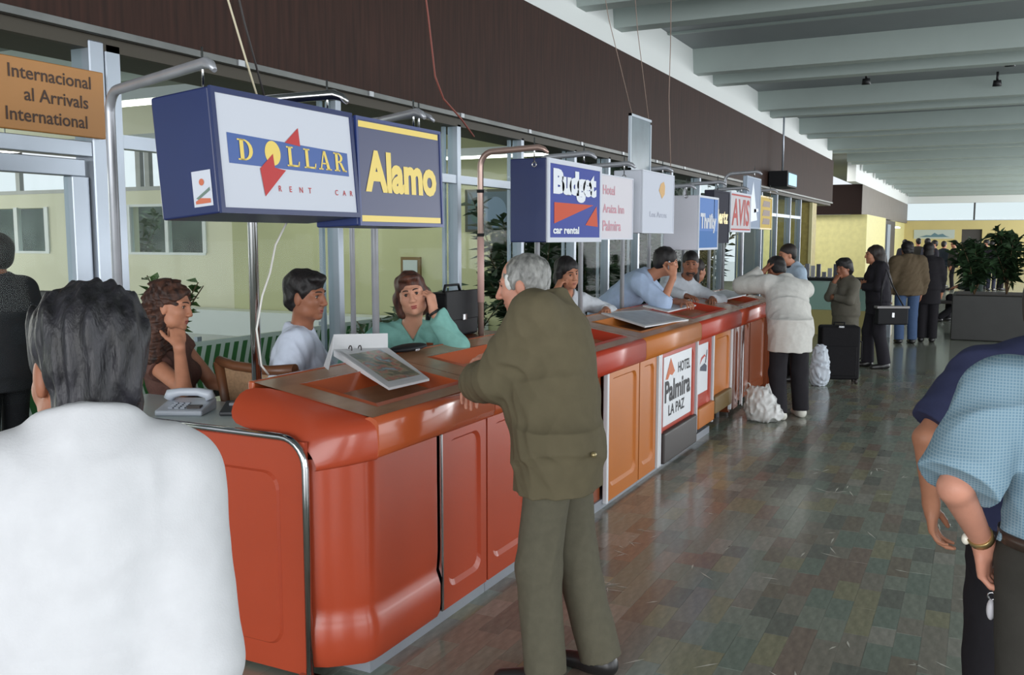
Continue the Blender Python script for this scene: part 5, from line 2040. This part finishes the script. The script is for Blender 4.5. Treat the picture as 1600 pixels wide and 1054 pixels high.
# ---- man in the white jacket, nearest, seen from behind
g = figure('man in a white jacket with thick black wavy hair, seen from behind, nearest to us', (-1.18, .93, 0),
           (-1.185, .93, .91), (-1.235, .975, 1.43), (-1.298, 1.033, 1.535), 140, 158, 16, 4, s=.97, w=.76, h=.0055, skin='brown',
           arms={'R': dict(w=V((-1.11, 1.06, .88)), e=V((.4, -.3, -.2))), 'L': dict(w=V((-1.38, .74, .88)))})
hair(g, HK, [('e', (0, -.024, .044), (.090, .112, .097)), ('e', (0, -.060, -.018), (.064, .060, .072)), ('e', (0, .035, .085), (.078, .07, .046)), ('c', (.030, -.05, -.07), (-.030, -.05, -.07), .032, .032)],
     [((0, .122, -.045), (.078, .072, .098)), ((.094, .004, -.028), (.024, .028, .038)), ((-.094, .004, -.028), (.024, .028, .038))], [((0, 0, -.098), (0, .3, -1))], locks(3, .012, 110, 70), .0045)
top(g, cloth('white_jacket_cloth', (194, 195, 198), noise=.05), 'jacket', .018, 1.0, -.16, ((.150, .14), (.148, .132)), wrinkles(5, .0028, 14), .014, sl=(.058, .052, .048, .044))
trousers(g, TR_B)
shoes(g, SHOE_B)

# ---- elderly man in the olive jacket
g = figure('grey-haired man in an olive jacket leaning on the near counter', (-1.36, 3.3, 0),
           (-1.445, 3.27, .92), (-1.555, 3.42, 1.465), (-1.695, 3.47, 1.560), 186, 190, 14, 0, s=1.04, w=1.05, belly=.045, h=.005, skin='pink', jaw=1.12, nose=1.2,
           arms={'L': dict(w=V((-1.875, 3.38, 1.145)), e=V((.75, -.9, -.1)), f=V((-.62, .66, -.42)), p=V((-.1, 0, -1)), c=.55),
                 'R': dict(w=V((-1.97, 3.80, 1.215)), e=V((.2, .6, -.8)), f=V((-.8, -.2, -.25)), p=V((.1, -.5, -.8)), c=.5)},
           legs={'L': dict(a=V((-1.45, 3.16, .085)), h=196), 'R': dict(a=V((-1.30, 3.37, .085)), h=176)})
hair(g, HG, [('e', (0, -.022, .036), (.083, .104, .088)), ('e', (0, -.05, -.02), (.072, .058, .06)), ('c', (.074, .022, .03), (.076, .018, -.008), .012, .009), ('c', (-.074, .022, .03), (-.076, .018, -.008), .012, .009)],
     [((0, .135, .02), (.075, .085, .12)), ((.088, -.004, -.018), (.022, .026, .036)), ((-.088, -.004, -.018), (.022, .026, .036))], [((0, 0, -.07), (0, .4, -1))], locks(8, .004, 90, 60), .0045)
hair(g, mat('white_sideburn', (206, 206, 202), .6, noise=.2, scale=40), [('e', (.072, .040, .020), (.009, .016, .034)), ('e', (-.072, .040, .020), (.009, .016, .034))], (), (), locks(9, .002, 120, 90), .004, 'sideburns', 'white sideburns')
lips(g, LIPN)
OL = cloth('olive_cloth', (98, 90, 70), noise=.12, scale=18)
jk = top(g, OL, 'jacket', .022, 1.0, -.135, ((.232, .172), (.205, .162)), wrinkles(12, .007, 13), .014, sl=(.076, .070, .066, .060), hunch=(-.05, .40, (.15, .08, .16)))
mb = MB()
for i, z in enumerate((0.,)):
    p = Vector(g.o - g.M[0] * .10 - g.M[1] * .175 - g.M[2] * .035)
    mb.ball(p, .012, nu=10, nv=6)
mb.build('button', mat('brass_button', (150, 136, 100), .3, .6), jk)
trousers(g, cloth('olive_grey_trousers', (94, 90, 76), noise=.12), .090, .084, .082, wrinkles(14, .006, 11), .006, waist=.0)
shoes(g, SHOE_B)

# ---- woman with curly hair at the desk
g = figure('woman with long curly brown hair resting her chin on her hand at the desk', (-3.80, 3.62, .2),
           (-3.86, 3.60, .70), (-3.79, 3.50, 1.205), (-3.67, 3.425, 1.405), 22, 22, 8, -4, s=.93, w=.95, bust=.9, h=.005, skin='tan', hips=60, hs=.98, jaw=.95,
           arms={'R': dict(w=V((-3.450, 3.262, 1.228)), e=V((.55, .1, -1)), f=V((-.38, .30, .70)), p=V((-.75, .45, -.1)), c=[.9, .95, 1.0, 1.05]),
                 'L': dict(w=V((-3.50, 3.66, .96)), e=V((-.2, .5, -.6)), f=V((.7, -.5, 0)), p=V((0, 0, -1)))},
           legs={'R': dict(a=V((-3.52, 3.85, .285)), k=V((.5, .5, 1)), h=60), 'L': dict(a=V((-3.70, 4.0, .285)), k=V((.5, .5, 1)), h=60)})
hair(g, HC, [('e', (0, -.022, .044), (.095, .116, .098)), ('e', (0, -.075, -.04), (.095, .075, .11)), ('c', (0, -.085, -.10), (.01, -.10, -.28), .095, .085), ('c', (.055, -.035, -.06), (.065, -.03, -.26), .045, .050), ('c', (-.055, -.03, -.06), (-.075, -.03, -.22), .042, .042)],
     [((0, .116, -.020), (.084, .080, .102)), ((.090, .050, -.045), (.034, .056, .080))], (), locks(21, .015, 150, 120), .0045)
lips(g, LIP)
top(g, cloth('brown_dress_cloth', (104, 74, 66), noise=.2, scale=60), 'dress', .010, .12, -.06, None, wrinkles(22, .004, 16), 0, vneck=(.04, .8))
trousers(g, cloth('brown_dress_cloth', (104, 74, 66)), .09, .07, .05, name='skirt')
shoes(g, SHOE_B)
ch = thing('stool', (-3.86, 3.60, .2), 'small stool under the woman with curly hair', 'stool')
MB().tube([(-3.86, 3.60, .545), (-3.86, 3.60, .58)], .17, 20).build('seat', M_dark, ch)
for q in range(4):
    a = q * math.pi / 2 + .4
    MB().tube([(-3.86 + .1 * math.cos(a), 3.60 + .1 * math.sin(a), .55), (-3.86 + .17 * math.cos(a), 3.60 + .17 * math.sin(a), .2)], .014, 8).build('leg', M_steel, ch)

# ---- short-haired clerk in the white blouse
g = figure('clerk with short black hair in a white blouse, sitting behind the chrome post', (-3.2, 3.95, .2),
           (-3.16, 3.73, .70), (-3.15, 3.81, 1.26), (-3.095, 3.785, 1.455), 35, 8, 6, 2, s=.98, w=1.06, belly=.03, bust=.9, h=.005, skin='brown', hips=80, jaw=1.08, nose=1.1,
           arms={'R': dict(w=V((-2.86, 3.66, 1.02)), e=V((.1, -.5, -.8)), f=V((.6, .5, 0)), p=V((0, 0, -1))), 'L': dict(w=V((-2.98, 4.18, .98)), f=V((.6, .3, 0)), p=V((0, 0, -1)))},
           legs={'R': dict(a=V((-3.02, 4.12, .285)), k=V((.1, .5, 1)), h=80), 'L': dict(a=V((-3.25, 4.14, .285)), k=V((.1, .5, 1)), h=80)})
hair(g, HB, [('e', (0, -.022, .052), (.088, .108, .090)), ('e', (0, -.06, -.015), (.078, .060, .075)), ('e', (.005, .060, .098), (.062, .046, .026)), ('c', (.072, .022, .03), (.074, .014, -.02), .016, .010), ('c', (-.072, .022, .03), (-.074, .014, -.02), .016, .010)],
     [((0, .122, -.035), (.080, .072, .100)), ((.092, .010, -.03), (.024, .034, .042)), ((-.092, .010, -.03), (.024, .034, .042))], [((0, 0, -.085), (0, .35, -1))], locks(31, .008, 95, 60), .0045)
lips(g, LIP)
top(g, cloth('white_blouse_cloth', (204, 212, 228), noise=.06), 'blouse', .014, 1.0, -.12, ((.19, .165), (.180, .150)), wrinkles(33, .006, 15), .010, vneck=(.03, .7), sl=(.070, .060, .056, .050))
trousers(g, cloth('navy_skirt_cloth', (44, 48, 66)), .095, .075, .06)
shoes(g, SHOE_B)

# ---- woman in the teal blouse
g = figure('auburn-haired woman in a teal blouse holding her hand to her ear', (-3.05, 4.72, .2),
           (-3.06, 4.72, .70), (-3.00, 4.62, 1.225), (-2.955, 4.565, 1.425), -48, -58, 2, 12, s=.96, w=1.04, bust=1.0, h=.005, skin='fair', hips=-20, hs=1.0,
           arms={'L': dict(w=V((-2.795, 4.545, 1.335)), e=V((.6, .1, -.9)), f=V((-.25, .10, .9)), p=V((-.8, .1, .1)), c=.85),
                 'R': dict(w=V((-2.92, 4.28, 1.06)), e=V((-.9, -.6, -.35)), f=V((.6, .1, -.1)), p=V((0, 0, -1)))},
           legs={'R': dict(a=V((-2.98, 4.45, .285)), k=V((.5, -.3, 1)), h=-20), 'L': dict(a=V((-2.92, 4.80, .285)), k=V((.6, -.1, 1)), h=-20)})
hair(g, HA, [('e', (0, -.022, .046), (.090, .106, .092)), ('e', (.035, -.05, -.035), (.072, .068, .10)), ('e', (-.035, -.05, -.035), (.072, .068, .10)), ('c', (.078, -.01, .0), (.080, -.03, -.10), .030, .036), ('c', (-.078, -.01, .0), (-.080, -.03, -.10), .030, .036), ('e', (0, .055, .098), (.060, .045, .026))],
     [((0, .118, -.03), (.072, .078, .098))], (), locks(41, .010, 95, 40), .0045)
lips(g, mat('lip_red', (158, 62, 66), .4))
TEAL = cloth('teal_blouse_cloth', (132, 186, 176), noise=.14, scale=26)
top(g, TEAL, 'blouse', .014, 1.0, -.10, ((.185, .16), (.180, .145)), wrinkles(43, .008, 15), 0, vneck=(.055, .62), sl=(.078, .072, .064, .046))
trousers(g, cloth('navy_skirt_cloth', (44, 48, 66)), .09, .075, .06)
shoes(g, SHOE_B)
W = g.arm['L'][2]
EL = g.arm['L'][1]
d = nrm(W - EL)
M3 = Matrix([list(v) for v in frame(0, d)]).transposed()
MB().tube([Vector(W - d * .02), Vector(W - d * .006)], .040, 18).build('bracelet', mat('black_band', (26, 26, 28), .4), g.root)
MB().ball(g.c + g.H[0] * .078 + g.H[2] * -.055, .007).build('earring', mat('gold', (190, 150, 80), .25, .9), g.root)
for nm, (x, y, ww) in (('stool', (-3.06, 4.72, .17)), ('stool', (-3.22, 3.86, .0))):
    if not ww:
        continue
    st = thing(nm, (x, y, .2), 'small dark stool under the woman in teal', 'stool')
    MB().tube([(x, y, .545), (x, y, .58)], ww, 20).build('seat', M_dark, st)
    for q in range(4):
        a = q * math.pi / 2 + .4
        MB().tube([(x + .1 * math.cos(a), y + .1 * math.sin(a), .55), (x + ww * math.cos(a), y + ww * math.sin(a), .2)], .014, 8).build('leg', M_steel, st)

# ---- dark-haired woman behind the olive man
g = figure('dark-haired woman behind the counter, chin on hand, just right of the olive man', (-3.05, 7.02, .2),
           (-3.08, 7.05, .78), (-3.03, 7.0, 1.285), (-2.985, 6.92, 1.470), -35, -30, 12, 10, s=.95, h=.0075, skin='tan', bust=.9,
           arms={'R': dict(w=V((-3.02, 6.77, 1.33)), e=V((-.2, -.5, -1)), f=V((.3, .3, .8)), p=V((.4, .6, 0)), c=.9), 'L': dict(w=V((-2.72, 7.1, 1.17)), f=V((.3, -.7, 0)), p=V((0, 0, -1)))},
           legs={'R': dict(a=V((-2.98, 6.8, .285)), k=V((.4, -.4, 1))), 'L': dict(a=V((-2.95, 7.05, .285)), k=V((.4, -.4, 1)))})
hair(g, HB, [('e', (0, -.022, .044), (.092, .108, .094)), ('e', (0, -.05, -.05), (.098, .07, .10)), ('c', (.082, .0, .02), (.088, .01, -.12), .030, .034), ('c', (-.082, .0, .02), (-.088, .01, -.12), .030, .034)],
     [((0, .125, -.03), (.066, .080, .098))], (), locks(51, .006, 70, 30), .006)
lips(g, LIPN)
top(g, cloth('grey_white_blouse', (196, 200, 206)), 'blouse', .012, 1.0, -.1, ((.18, .15), (.17, .13)), wrinkles(53, .006, 15), .01, vneck=(.03, .7))
trousers(g, TR_B)
shoes(g, SHOE_B)

# ---- man in the pale blue shirt leaning on the counter, hand to his face
g = figure('man in a pale blue shirt leaning on the counter, hand to his face', (-3.15, 8.25, .2),
           (-3.16, 8.20, 1.02), (-2.76, 8.26, 1.395), (-2.585, 8.27, 1.535), 12, 22, 12, 0, s=1.03, w=1.05, h=.007, skin='tan',
           arms={'R': dict(w=V((-2.475, 8.14, 1.40)), e=V((.4, -.3, -1)), f=V((-.1, .25, .9)), p=V((-.6, .5, 0)), c=.7), 'L': dict(w=V((-2.45, 8.42, 1.16)), e=V((0, .6, -.8)), f=V((.5, -.6, 0)), p=V((0, 0, -1)))})
hair_short(g, HB, .014, locks(61, .005, 80, 50), -.07)
lips(g, LIPN)
top(g, cloth('pale_blue_shirt_cloth', (172, 190, 218), noise=.07), 'shirt', .014, .62, -.05, ((.19, .15), (.185, .145)), wrinkles(63, .007, 13), .012, sl=(.075, .068, .06, .055))
trousers(g, cloth('navy_skirt_cloth', (44, 48, 66)))
shoes(g, SHOE_B)
MB().ball(Vector(g.c + g.H[0] * .07 + g.H[1] * .03 - g.H[2] * .02), (.012, .02, .05)).build('telephone_receiver', mat('phone_grey', (188, 194, 204), .35), g.root)

# ---- bearded man facing us behind the counter
g = figure('bearded man in white shirt and dark tie below the blue box sign', (-2.9, 9.5, .2),
           (-2.98, 9.55, .92), (-2.76, 9.50, 1.31), (-2.68, 9.42, 1.490), -62, -72, 10, 0, s=1.0, h=.008, skin='brown', jaw=1.1,
           arms={'L': dict(w=V((-2.42, 9.30, 1.14)), f=V((.3, -.8, 0)), p=V((0, 0, -1))), 'R': dict(w=V((-2.62, 9.10, 1.17)), f=V((.6, -.6, 0)), p=V((0, 0, -1)))})
hair_short(g, HB, .008, None, -.05)
hair(g, mat('dark_beard', (54, 38, 32), .8), [('e', (0, .052, -.082), (.052, .046, .040))], [((0, .11, -.060), (.03, .03, .012)), ((0, .06, .0), (.08, .08, .045))], (), None, .007, 'beard')
top(g, cloth('white_shirt_cloth', (200, 206, 214)), 'shirt', .013, 1.0, -.05, ((.18, .14), (.175, .135)), wrinkles(73, .006, 14), .012)
mb = MB()
mb.prism([(-.014, 0), (.014, 0), (.030, -.28), (0, -.32), (-.030, -.28)], 'y', -.004, .004)
FV = [Vector(g.n + g.M[1] * (.085 + .10 * min(1, -v[2] / .12)) + g.M[0] * v[0] + g.M[2] * (v[2] - .02) + g.M[1] * v[1]) for v in mb.v]
mb.v = [tuple(v) for v in FV]
mb.build('tie', mat('dark_tie', (58, 54, 66), .6), g.root)
trousers(g, TR_B)
shoes(g, SHOE_B)

# ---- dark-haired person seen from behind, farther along the counter
g = figure('person with long dark hair seen from behind below the red-lettered sign', (-2.95, 10.4, .2),
           (-2.98, 10.45, .75), (-2.92, 10.42, 1.20), (-2.88, 10.38, 1.385), 40, 60, 5, 0, s=.95, h=.009, eyes=False)
hair(g, HD, [('e', (0, -.022, .044), (.092, .112, .096)), ('e', (0, -.06, -.08), (.095, .07, .13))], [((0, .13, -.03), (.07, .075, .098))], (), locks(81, .006, 60, 26), .008)
top(g, cloth('grey_blue_top', (150, 164, 176)), 'blouse', .012, 1.0, -.1, ((.18, .15), (.17, .13)), None, .01)
trousers(g, TR_B)
shoes(g, SHOE_B)

# ---- man in the white sweater at the far counter
g = figure('man in a long white sweater leaning on the end counter, head in hand', (-1.62, 9.2, 0),
           (-1.62, 9.22, .87), (-1.755, 9.58, 1.31), (-1.865, 9.70, 1.435), 128, 140, 30, 0, s=1.02, w=1.08, belly=.03, h=.007, skin='brown',
           arms={'L': dict(w=V((-1.975, 9.62, 1.41)), e=V((-.9, -.2, -.5)), f=V((.35, .45, .7)), p=V((.8, .5, .1)), c=.3), 'R': dict(w=V((-2.05, 10.0, 1.20)), e=V((.3, .6, -.3)), f=V((-.8, -.3, 0)), p=V((0, 0, -1)))},
           legs={'L': dict(a=V((-1.68, 9.08, .085)), h=190, k=V((-.6, .4, 0))), 'R': dict(a=V((-1.52, 9.34, .085)), h=120, k=V((-.3, .6, 0)))})
hair_short(g, HB, .010, locks(91, .004, 80, 60), -.07)
top(g, cloth('white_sweater_knit', (206, 204, 198), noise=.08, scale=40), 'sweater', .018, 1.0, -.21, ((.215, .19), (.205, .175)), wrinkles(93, .0045, 12), .014, sl=(.080, .072, .064, .058), hunch=(-.05, .38, (.15, .08, .16)))
trousers(g, TR_B, .094, .082, .078, wrinkles(95, .006, 11), waist=-.01)
shoes(g, SHOE_W, .008, .18, 'white sneaker')

# ---- man behind him in the light blue shirt
g = figure('man in a light blue shirt with dark collar standing behind the white sweater', (-2.02, 11.72, 0),
           (-2.02, 11.72, .92), (-2.045, 11.68, 1.405), (-2.115, 11.64, 1.548), 215, 215, 14, 0, s=1.0, h=.009, skin='tan',
           arms={'L': dict(w=V((-2.1, 11.35, 1.0))), 'R': dict(w=V((-2.25, 11.9, 1.02)))})
hair(g, HD, [('e', (0, -.026, .044), (.086, .106, .092)), ('e', (0, -.055, -.01), (.078, .06, .07))], FACE_CUT, [((0, 0, -.07), (0, .35, -1))], None, .008)
top(g, cloth('light_blue_shirt', (176, 194, 212)), 'shirt', .012, .5, -.12, ((.185, .14), (.18, .135)), wrinkles(103, .006, 13), 0)
top(g, cloth('dark_collar_cloth', (52, 54, 64)), 'collar', .0, .0, None, None, None, .013) if False else None
MB().tube([Vector(g.n + g.M[0] * .078 * math.cos(a) + g.M[1] * (.074 * math.sin(a)) + g.M[2] * (.012 - .012 * math.sin(a))) for a in [2 * math.pi * k / 20 for k in range(21)]], .019, 8, caps=False).build('collar', cloth('dark_collar_cloth', (52, 54, 64)), g.root)
trousers(g, TR_B)
shoes(g, SHOE_B)

# ---- woman in the grey-olive jacket
g = figure('short dark-haired woman in a grey jacket with her hand at her mouth behind the suitcase', (-1.52, 12.55, 0),
           (-1.53, 12.58, .80), (-1.54, 12.60, 1.215), (-1.565, 12.56, 1.365), 228, 232, 10, 6, s=.88, w=1.02, h=.0085, bust=.9, skin='brown', hs=.96,
           arms={'R': dict(w=V((-1.66, 12.44, 1.20)), e=V((-.4, -.2, -1)), f=V((.4, .2, .75)), p=V((.6, .7, 0)), c=.9), 'L': dict(w=V((-1.66, 12.42, 1.0)), e=V((.6, -.5, -.4)), f=V((-.6, .7, 0)), p=V((.5, .5, 0)))})
hair(g, HB, [('e', (0, -.02, .050), (.100, .112, .098)), ('e', (0, -.05, -.02), (.10, .07, .09)), ('e', (0, .05, .095), (.07, .045, .035))], [((0, .125, -.04), (.068, .076, .098))], (), locks(111, .008, 60, 50), .008)
top(g, cloth('grey_olive_cloth', (98, 94, 84)), 'jacket', .016, 1.0, -.30, ((.19, .15), (.175, .14)), wrinkles(113, .006, 13), .012, vneck=(.02, .6))
trousers(g, cloth('grey_olive_cloth', (98, 94, 84)))
shoes(g, SHOE_B)

# ---- woman in the black suit
g = figure('woman in a black suit with very long dark hair, arms crossed, beside the suitcase', (-1.22, 13.4, 0),
           (-1.22, 13.42, .93), (-1.255, 13.46, 1.40), (-1.305, 13.47, 1.525), 205, 200, 2, 0, s=.98, h=.0085, bust=.9, skin='tan',
           arms={'L': dict(w=V((-1.42, 13.28, 1.10)), e=V((.3, -.6, -.7)), f=V((-.5, .8, .1)), p=V((.5, .3, 0)), c=.6), 'R': dict(w=V((-1.43, 13.50, 1.14)), e=V((-.3, .5, -.8)), f=V((.2, -.9, 0)), p=V((.6, 0, 0)), c=.6)},
           legs={'L': dict(a=V((-1.10, 13.32, .085)), h=215), 'R': dict(a=V((-1.33, 13.46, .085)), h=195)})
hair(g, HD, [('e', (0, -.026, .044), (.090, .112, .096)), ('c', (0, -.07, -.02), (.0, -.165, -.42), .095, .085), ('c', (.06, -.05, -.04), (.075, -.13, -.32), .055, .06), ('c', (-.06, -.05, -.04), (-.075, -.13, -.32), .055, .06)], [((0, .12, -.03), (.078, .078, .095))], (), locks(121, .009, 60, 26), .008)
SUIT = cloth('black_suit_cloth', (42, 40, 46))
top(g, SUIT, 'jacket', .016, 1.0, -.20, ((.195, .15), (.175, .135)), wrinkles(123, .005, 13), .012, vneck=(.06, .5))
top(g, cloth('white_shirt_cloth', (200, 206, 214)), 'shirt', .006, .1, .1, None, None, .006, vneck=(.0, .5))
trousers(g, SUIT, .10, .085, .085, wrinkles(125, .005, 10))
shoes(g, SHOE_B)
t = thing('handbag', (-1.0, 13.1, .66), 'black handbag with a pale trim hanging beside the woman in the black suit', 'bag')
Mz2 = Matrix.Translation((-1.02, 13.12, .62)) @ Matrix.Rotation(R(24), 4, 'Z')
mz_box((-.20, -.06, 0), (.20, .06, .22), Mz2).build('body', mat('black_leather', (34, 34, 38), .4), t, .02)
mz_box((-.21, -.065, .215), (.21, .065, .245), Mz2).build('pale_trim', mat('pale_trim_leather', (150, 146, 146), .4), t, .006)
mz_box((-.015, -.068, .10), (.015, -.060, .16), Mz2).build('clasp', M_chr, t)
mb = MB().tube([(-.15, 0, .24), (-.12, .05, .50), (-.06, .10, .72), (.02, .05, .50), (.15, 0, .24)], .010, 8)
mb.v = [tuple(Mz2 @ Vector(v)) for v in mb.v]
mb.build('strap', mat('black_leather', (34, 34, 38), .4), t)

# ---- man in the brown jacket and person in black, backs to us
g = figure('man in a brown jacket and blue jeans, seen from behind beside the dark figure', (-1.06, 16.75, 0),
           (-1.07, 16.75, .93), (-1.09, 16.78, 1.43), (-1.11, 16.82, 1.565), 112, 112, 4, 0, s=1.03, w=1.12, h=.010, eyes=False)
hair(g, HB, [('e', (0, -.02, .046), (.098, .114, .100)), ('e', (0, -.055, -.02), (.092, .065, .08))], FACE_CUT, (), locks(131, .009, 60, 60), .009)
top(g, cloth('brown_jacket_cloth', (98, 84, 66)), 'jacket', .024, 1.0, -.12, ((.235, .18), (.215, .165)), wrinkles(133, .008, 11), .014, sl=(.085, .075, .066, .06))
trousers(g, cloth('blue_denim', (74, 94, 128)), .095, .08, .075)
shoes(g, SHOE_B)
g = figure('slim person dressed all in black, seen from behind beside the brown jacket', (-.77, 17.15, 0),
           (-.77, 17.15, .93), (-.78, 17.18, 1.41), (-.80, 17.22, 1.545), 95, 95, 2, 0, s=.98, w=.95, h=.010, eyes=False)
hair(g, HB, [('e', (0, -.02, .046), (.090, .110, .096)), ('e', (0, -.06, -.06), (.085, .06, .11))], FACE_CUT, (), None, .009)
BLK = cloth('black_coat_cloth', (36, 34, 38))
top(g, BLK, 'coat', .018, 1.0, -.28, ((.20, .15), (.185, .14)), wrinkles(143, .006, 11), .014)
trousers(g, BLK, .10, .085, .08)
shoes(g, SHOE_B)

# ---- seated person by the planter
g = figure('person in dark clothes sitting with bent knees before the planter', (-.15, 21.75, 0),
           (-.12, 21.75, .56), (-.06, 21.78, 1.05), (-.10, 21.76, 1.22), 195, 200, 5, 0, s=1.0, h=.012, eyes=False,
           arms={'L': dict(w=V((-.42, 21.55, .74)), f=V((-1, -.2, -.2)), p=V((0, 0, -1))), 'R': dict(w=V((-.42, 21.8, .74)), f=V((-1, -.2, -.2)), p=V((0, 0, -1)))},
           legs={'L': dict(a=V((-.74, 21.45, .085)), k=V((-.5, -.1, 1)), h=200), 'R': dict(a=V((-.58, 21.75, .085)), k=V((-.5, 0, 1)), h=195)})
hair_short(g, HB, .012)
top(g, cloth('dark_green_cloth', (48, 58, 54)), 'jacket', .02, 1.0, -.1, ((.20, .16), (.19, .145)), None, .012)
trousers(g, BLK)
shoes(g, SHOE_B)

# ---- two men cut by the right edge
g = figure('man in a navy polo shirt, arm hanging, at the right edge behind the checked shirt', (.17, 3.56, 0),
           (.19, 3.56, .92), (.195, 3.57, 1.355), (.22, 3.62, 1.505), 97, 80, 5, 0, s=1.0, w=1.12, h=.006, skin='tan',
           arms={'L': dict(w=V((-.115, 3.47, .83)), e=V((-.6, -.7, 0)), f=V((.10, .12, -1)), p=V((.9, -.1, 0)), c=.45)})
hair_short(g, HB, .012, locks(151, .005, 80, 50))
top(g, cloth('navy_polo_cloth', (58, 62, 92), noise=.1), 'polo_shirt', .016, .42, -.14, ((.20, .165), (.195, .15)), wrinkles(153, .006, 12), .011, sl=(.072, .064, .05, .05))
trousers(g, TR_B, .098, .08, .075, wrinkles(155, .006, 10))
shoes(g, SHOE_B)
g = figure('man in a light blue checked shirt with a wristwatch, cut by the right edge', (.27, 2.72, 0),
           (.27, 2.72, .93), (.255, 2.72, 1.415), (.315, 2.755, 1.56), 80, 60, 4, 0, s=1.02, w=1.08, belly=.03, h=.005, skin='pink',
           arms={'L': dict(w=V((.04, 2.75, .935)), e=V((-.5, -1, -.1)), f=V((.12, .22, -1)), p=V((.8, -.3, .1)), c=.7)})
hair_short(g, HD, .012, locks(161, .005, 80, 50))
top(g, check_mat(), 'checked_shirt', .020, .485, .035, None, wrinkles(163, .007, 11), .011, sl=(.080, .074, .05, .05))
trousers(g, cloth('charcoal_trousers', (58, 56, 52)), .10, .082, .078, wrinkles(165, .006, 10))
belt(g, mat('brown_belt', (54, 42, 36), .4), .045, .012)
shoes(g, SHOE_B)
W, EL = g.arm['L'][2], g.arm['L'][1]
d = nrm(W - EL)
wbnd = MB().tube([Vector(W - d * .035), Vector(W - d * .012)], .034, 18).build('watch_band', mat('gold_watch', (184, 160, 110), .3, .8), g.root)
o_ = W - d * .024 + nrm(np.cross(d, (0, 1, .2))) * -.036
MB().ball(o_, (.012, .016, .016)).build('watch_face', mat('watch_glass', (224, 220, 206), .15), wbnd)
t = thing('key_ring', tuple(W + d * .17), 'small white fob hanging from the hand of the man in the checked shirt', 'keys')
p = Vector(W) + Vector((.03, .04, -.15))
MB().ball(p + Vector((0, 0, -.05)), (.012, .017, .030)).build('fob', mat('white_fob', (206, 204, 210), .35), t)
MB().tube([p + Vector((.010 * math.cos(a), 0, .010 * math.sin(a) - .012)) for a in [2 * math.pi * k / 12 for k in range(13)]], .0022, 6, caps=False).build('ring', M_chr, t)

# ---- figure behind the glass door
g = figure('dark figure behind the glass door at the left edge', (-5.38, 3.65, 0),
           (-5.36, 3.64, .97), (-5.33, 3.62, 1.49), (-5.31, 3.60, 1.65), 180, 200, 0, 0, s=1.04, h=.010, skin='brown', eyes=False)
hair_short(g, HB, .014)
top(g, cloth('dark_jacket_cloth', (50, 48, 52)), 'jacket', .02, 1.0, -.15, ((.21, .16), (.2, .15)), None, .012)
trousers(g, BLK)
shoes(g, SHOE_B)

# ---- the crowd at the far end
rs = random.Random(77)
crowd = []
CL = [cloth('far_cloth_%d' % i, c) for i, c in enumerate([(46, 44, 52), (60, 62, 78), (84, 52, 54), (52, 50, 46), (86, 84, 86), (42, 50, 58)])]
for i, (px, Y, z, k) in enumerate([(-2.36, 34.6, 1.62, 0), (-2.02, 36, 1.66, 3), (-1.66, 35, 1.66, 1), (-1.42, 34, 1.6, 0), (-1.22, 37, 1.56, 5), (-.85, 35, 1.6, 3), (-.5, 38, 1.55, 0), (-.15, 34.5, 1.58, 2), (.12, 36, 1.62, 1), (.32, 35, 1.58, 0), (.6, 35.5, 1.6, 3)]):
    a = rs.uniform(0, 360)
    s = z / 1.66
    g = figure('%s in the far crowd before the yellow wall, %s from the left' % (['dark-clothed person', 'person in slate clothes', 'person in dull red', 'person in brown-black', 'person in grey', 'person in blue-black'][k], ['first', 'second', 'third', 'fourth', 'fifth', 'sixth', 'seventh', 'eighth', 'ninth', 'tenth', 'eleventh'][i]),
               (px, Y, 0), (px, Y, .93 * s), (px, Y, 1.42 * s), (px, Y, z * .985 - .02), a, a + rs.uniform(-40, 40), 4, 0, s=s, h=.019, eyes=False, group='people in the far crowd')
    hair_short(g, HB, .014, h=.016)
    top(g, CL[k], 'jacket', .02, 1.0, -.14, ((.21, .16), (.2, .15)), None, 0)
    trousers(g, TR_B if i % 3 else CL[1])
    shoes(g, SHOE_B, .014)
print('people built in %.1f s, script %.1f s' % (time.time() - TC, time.time() - T0))
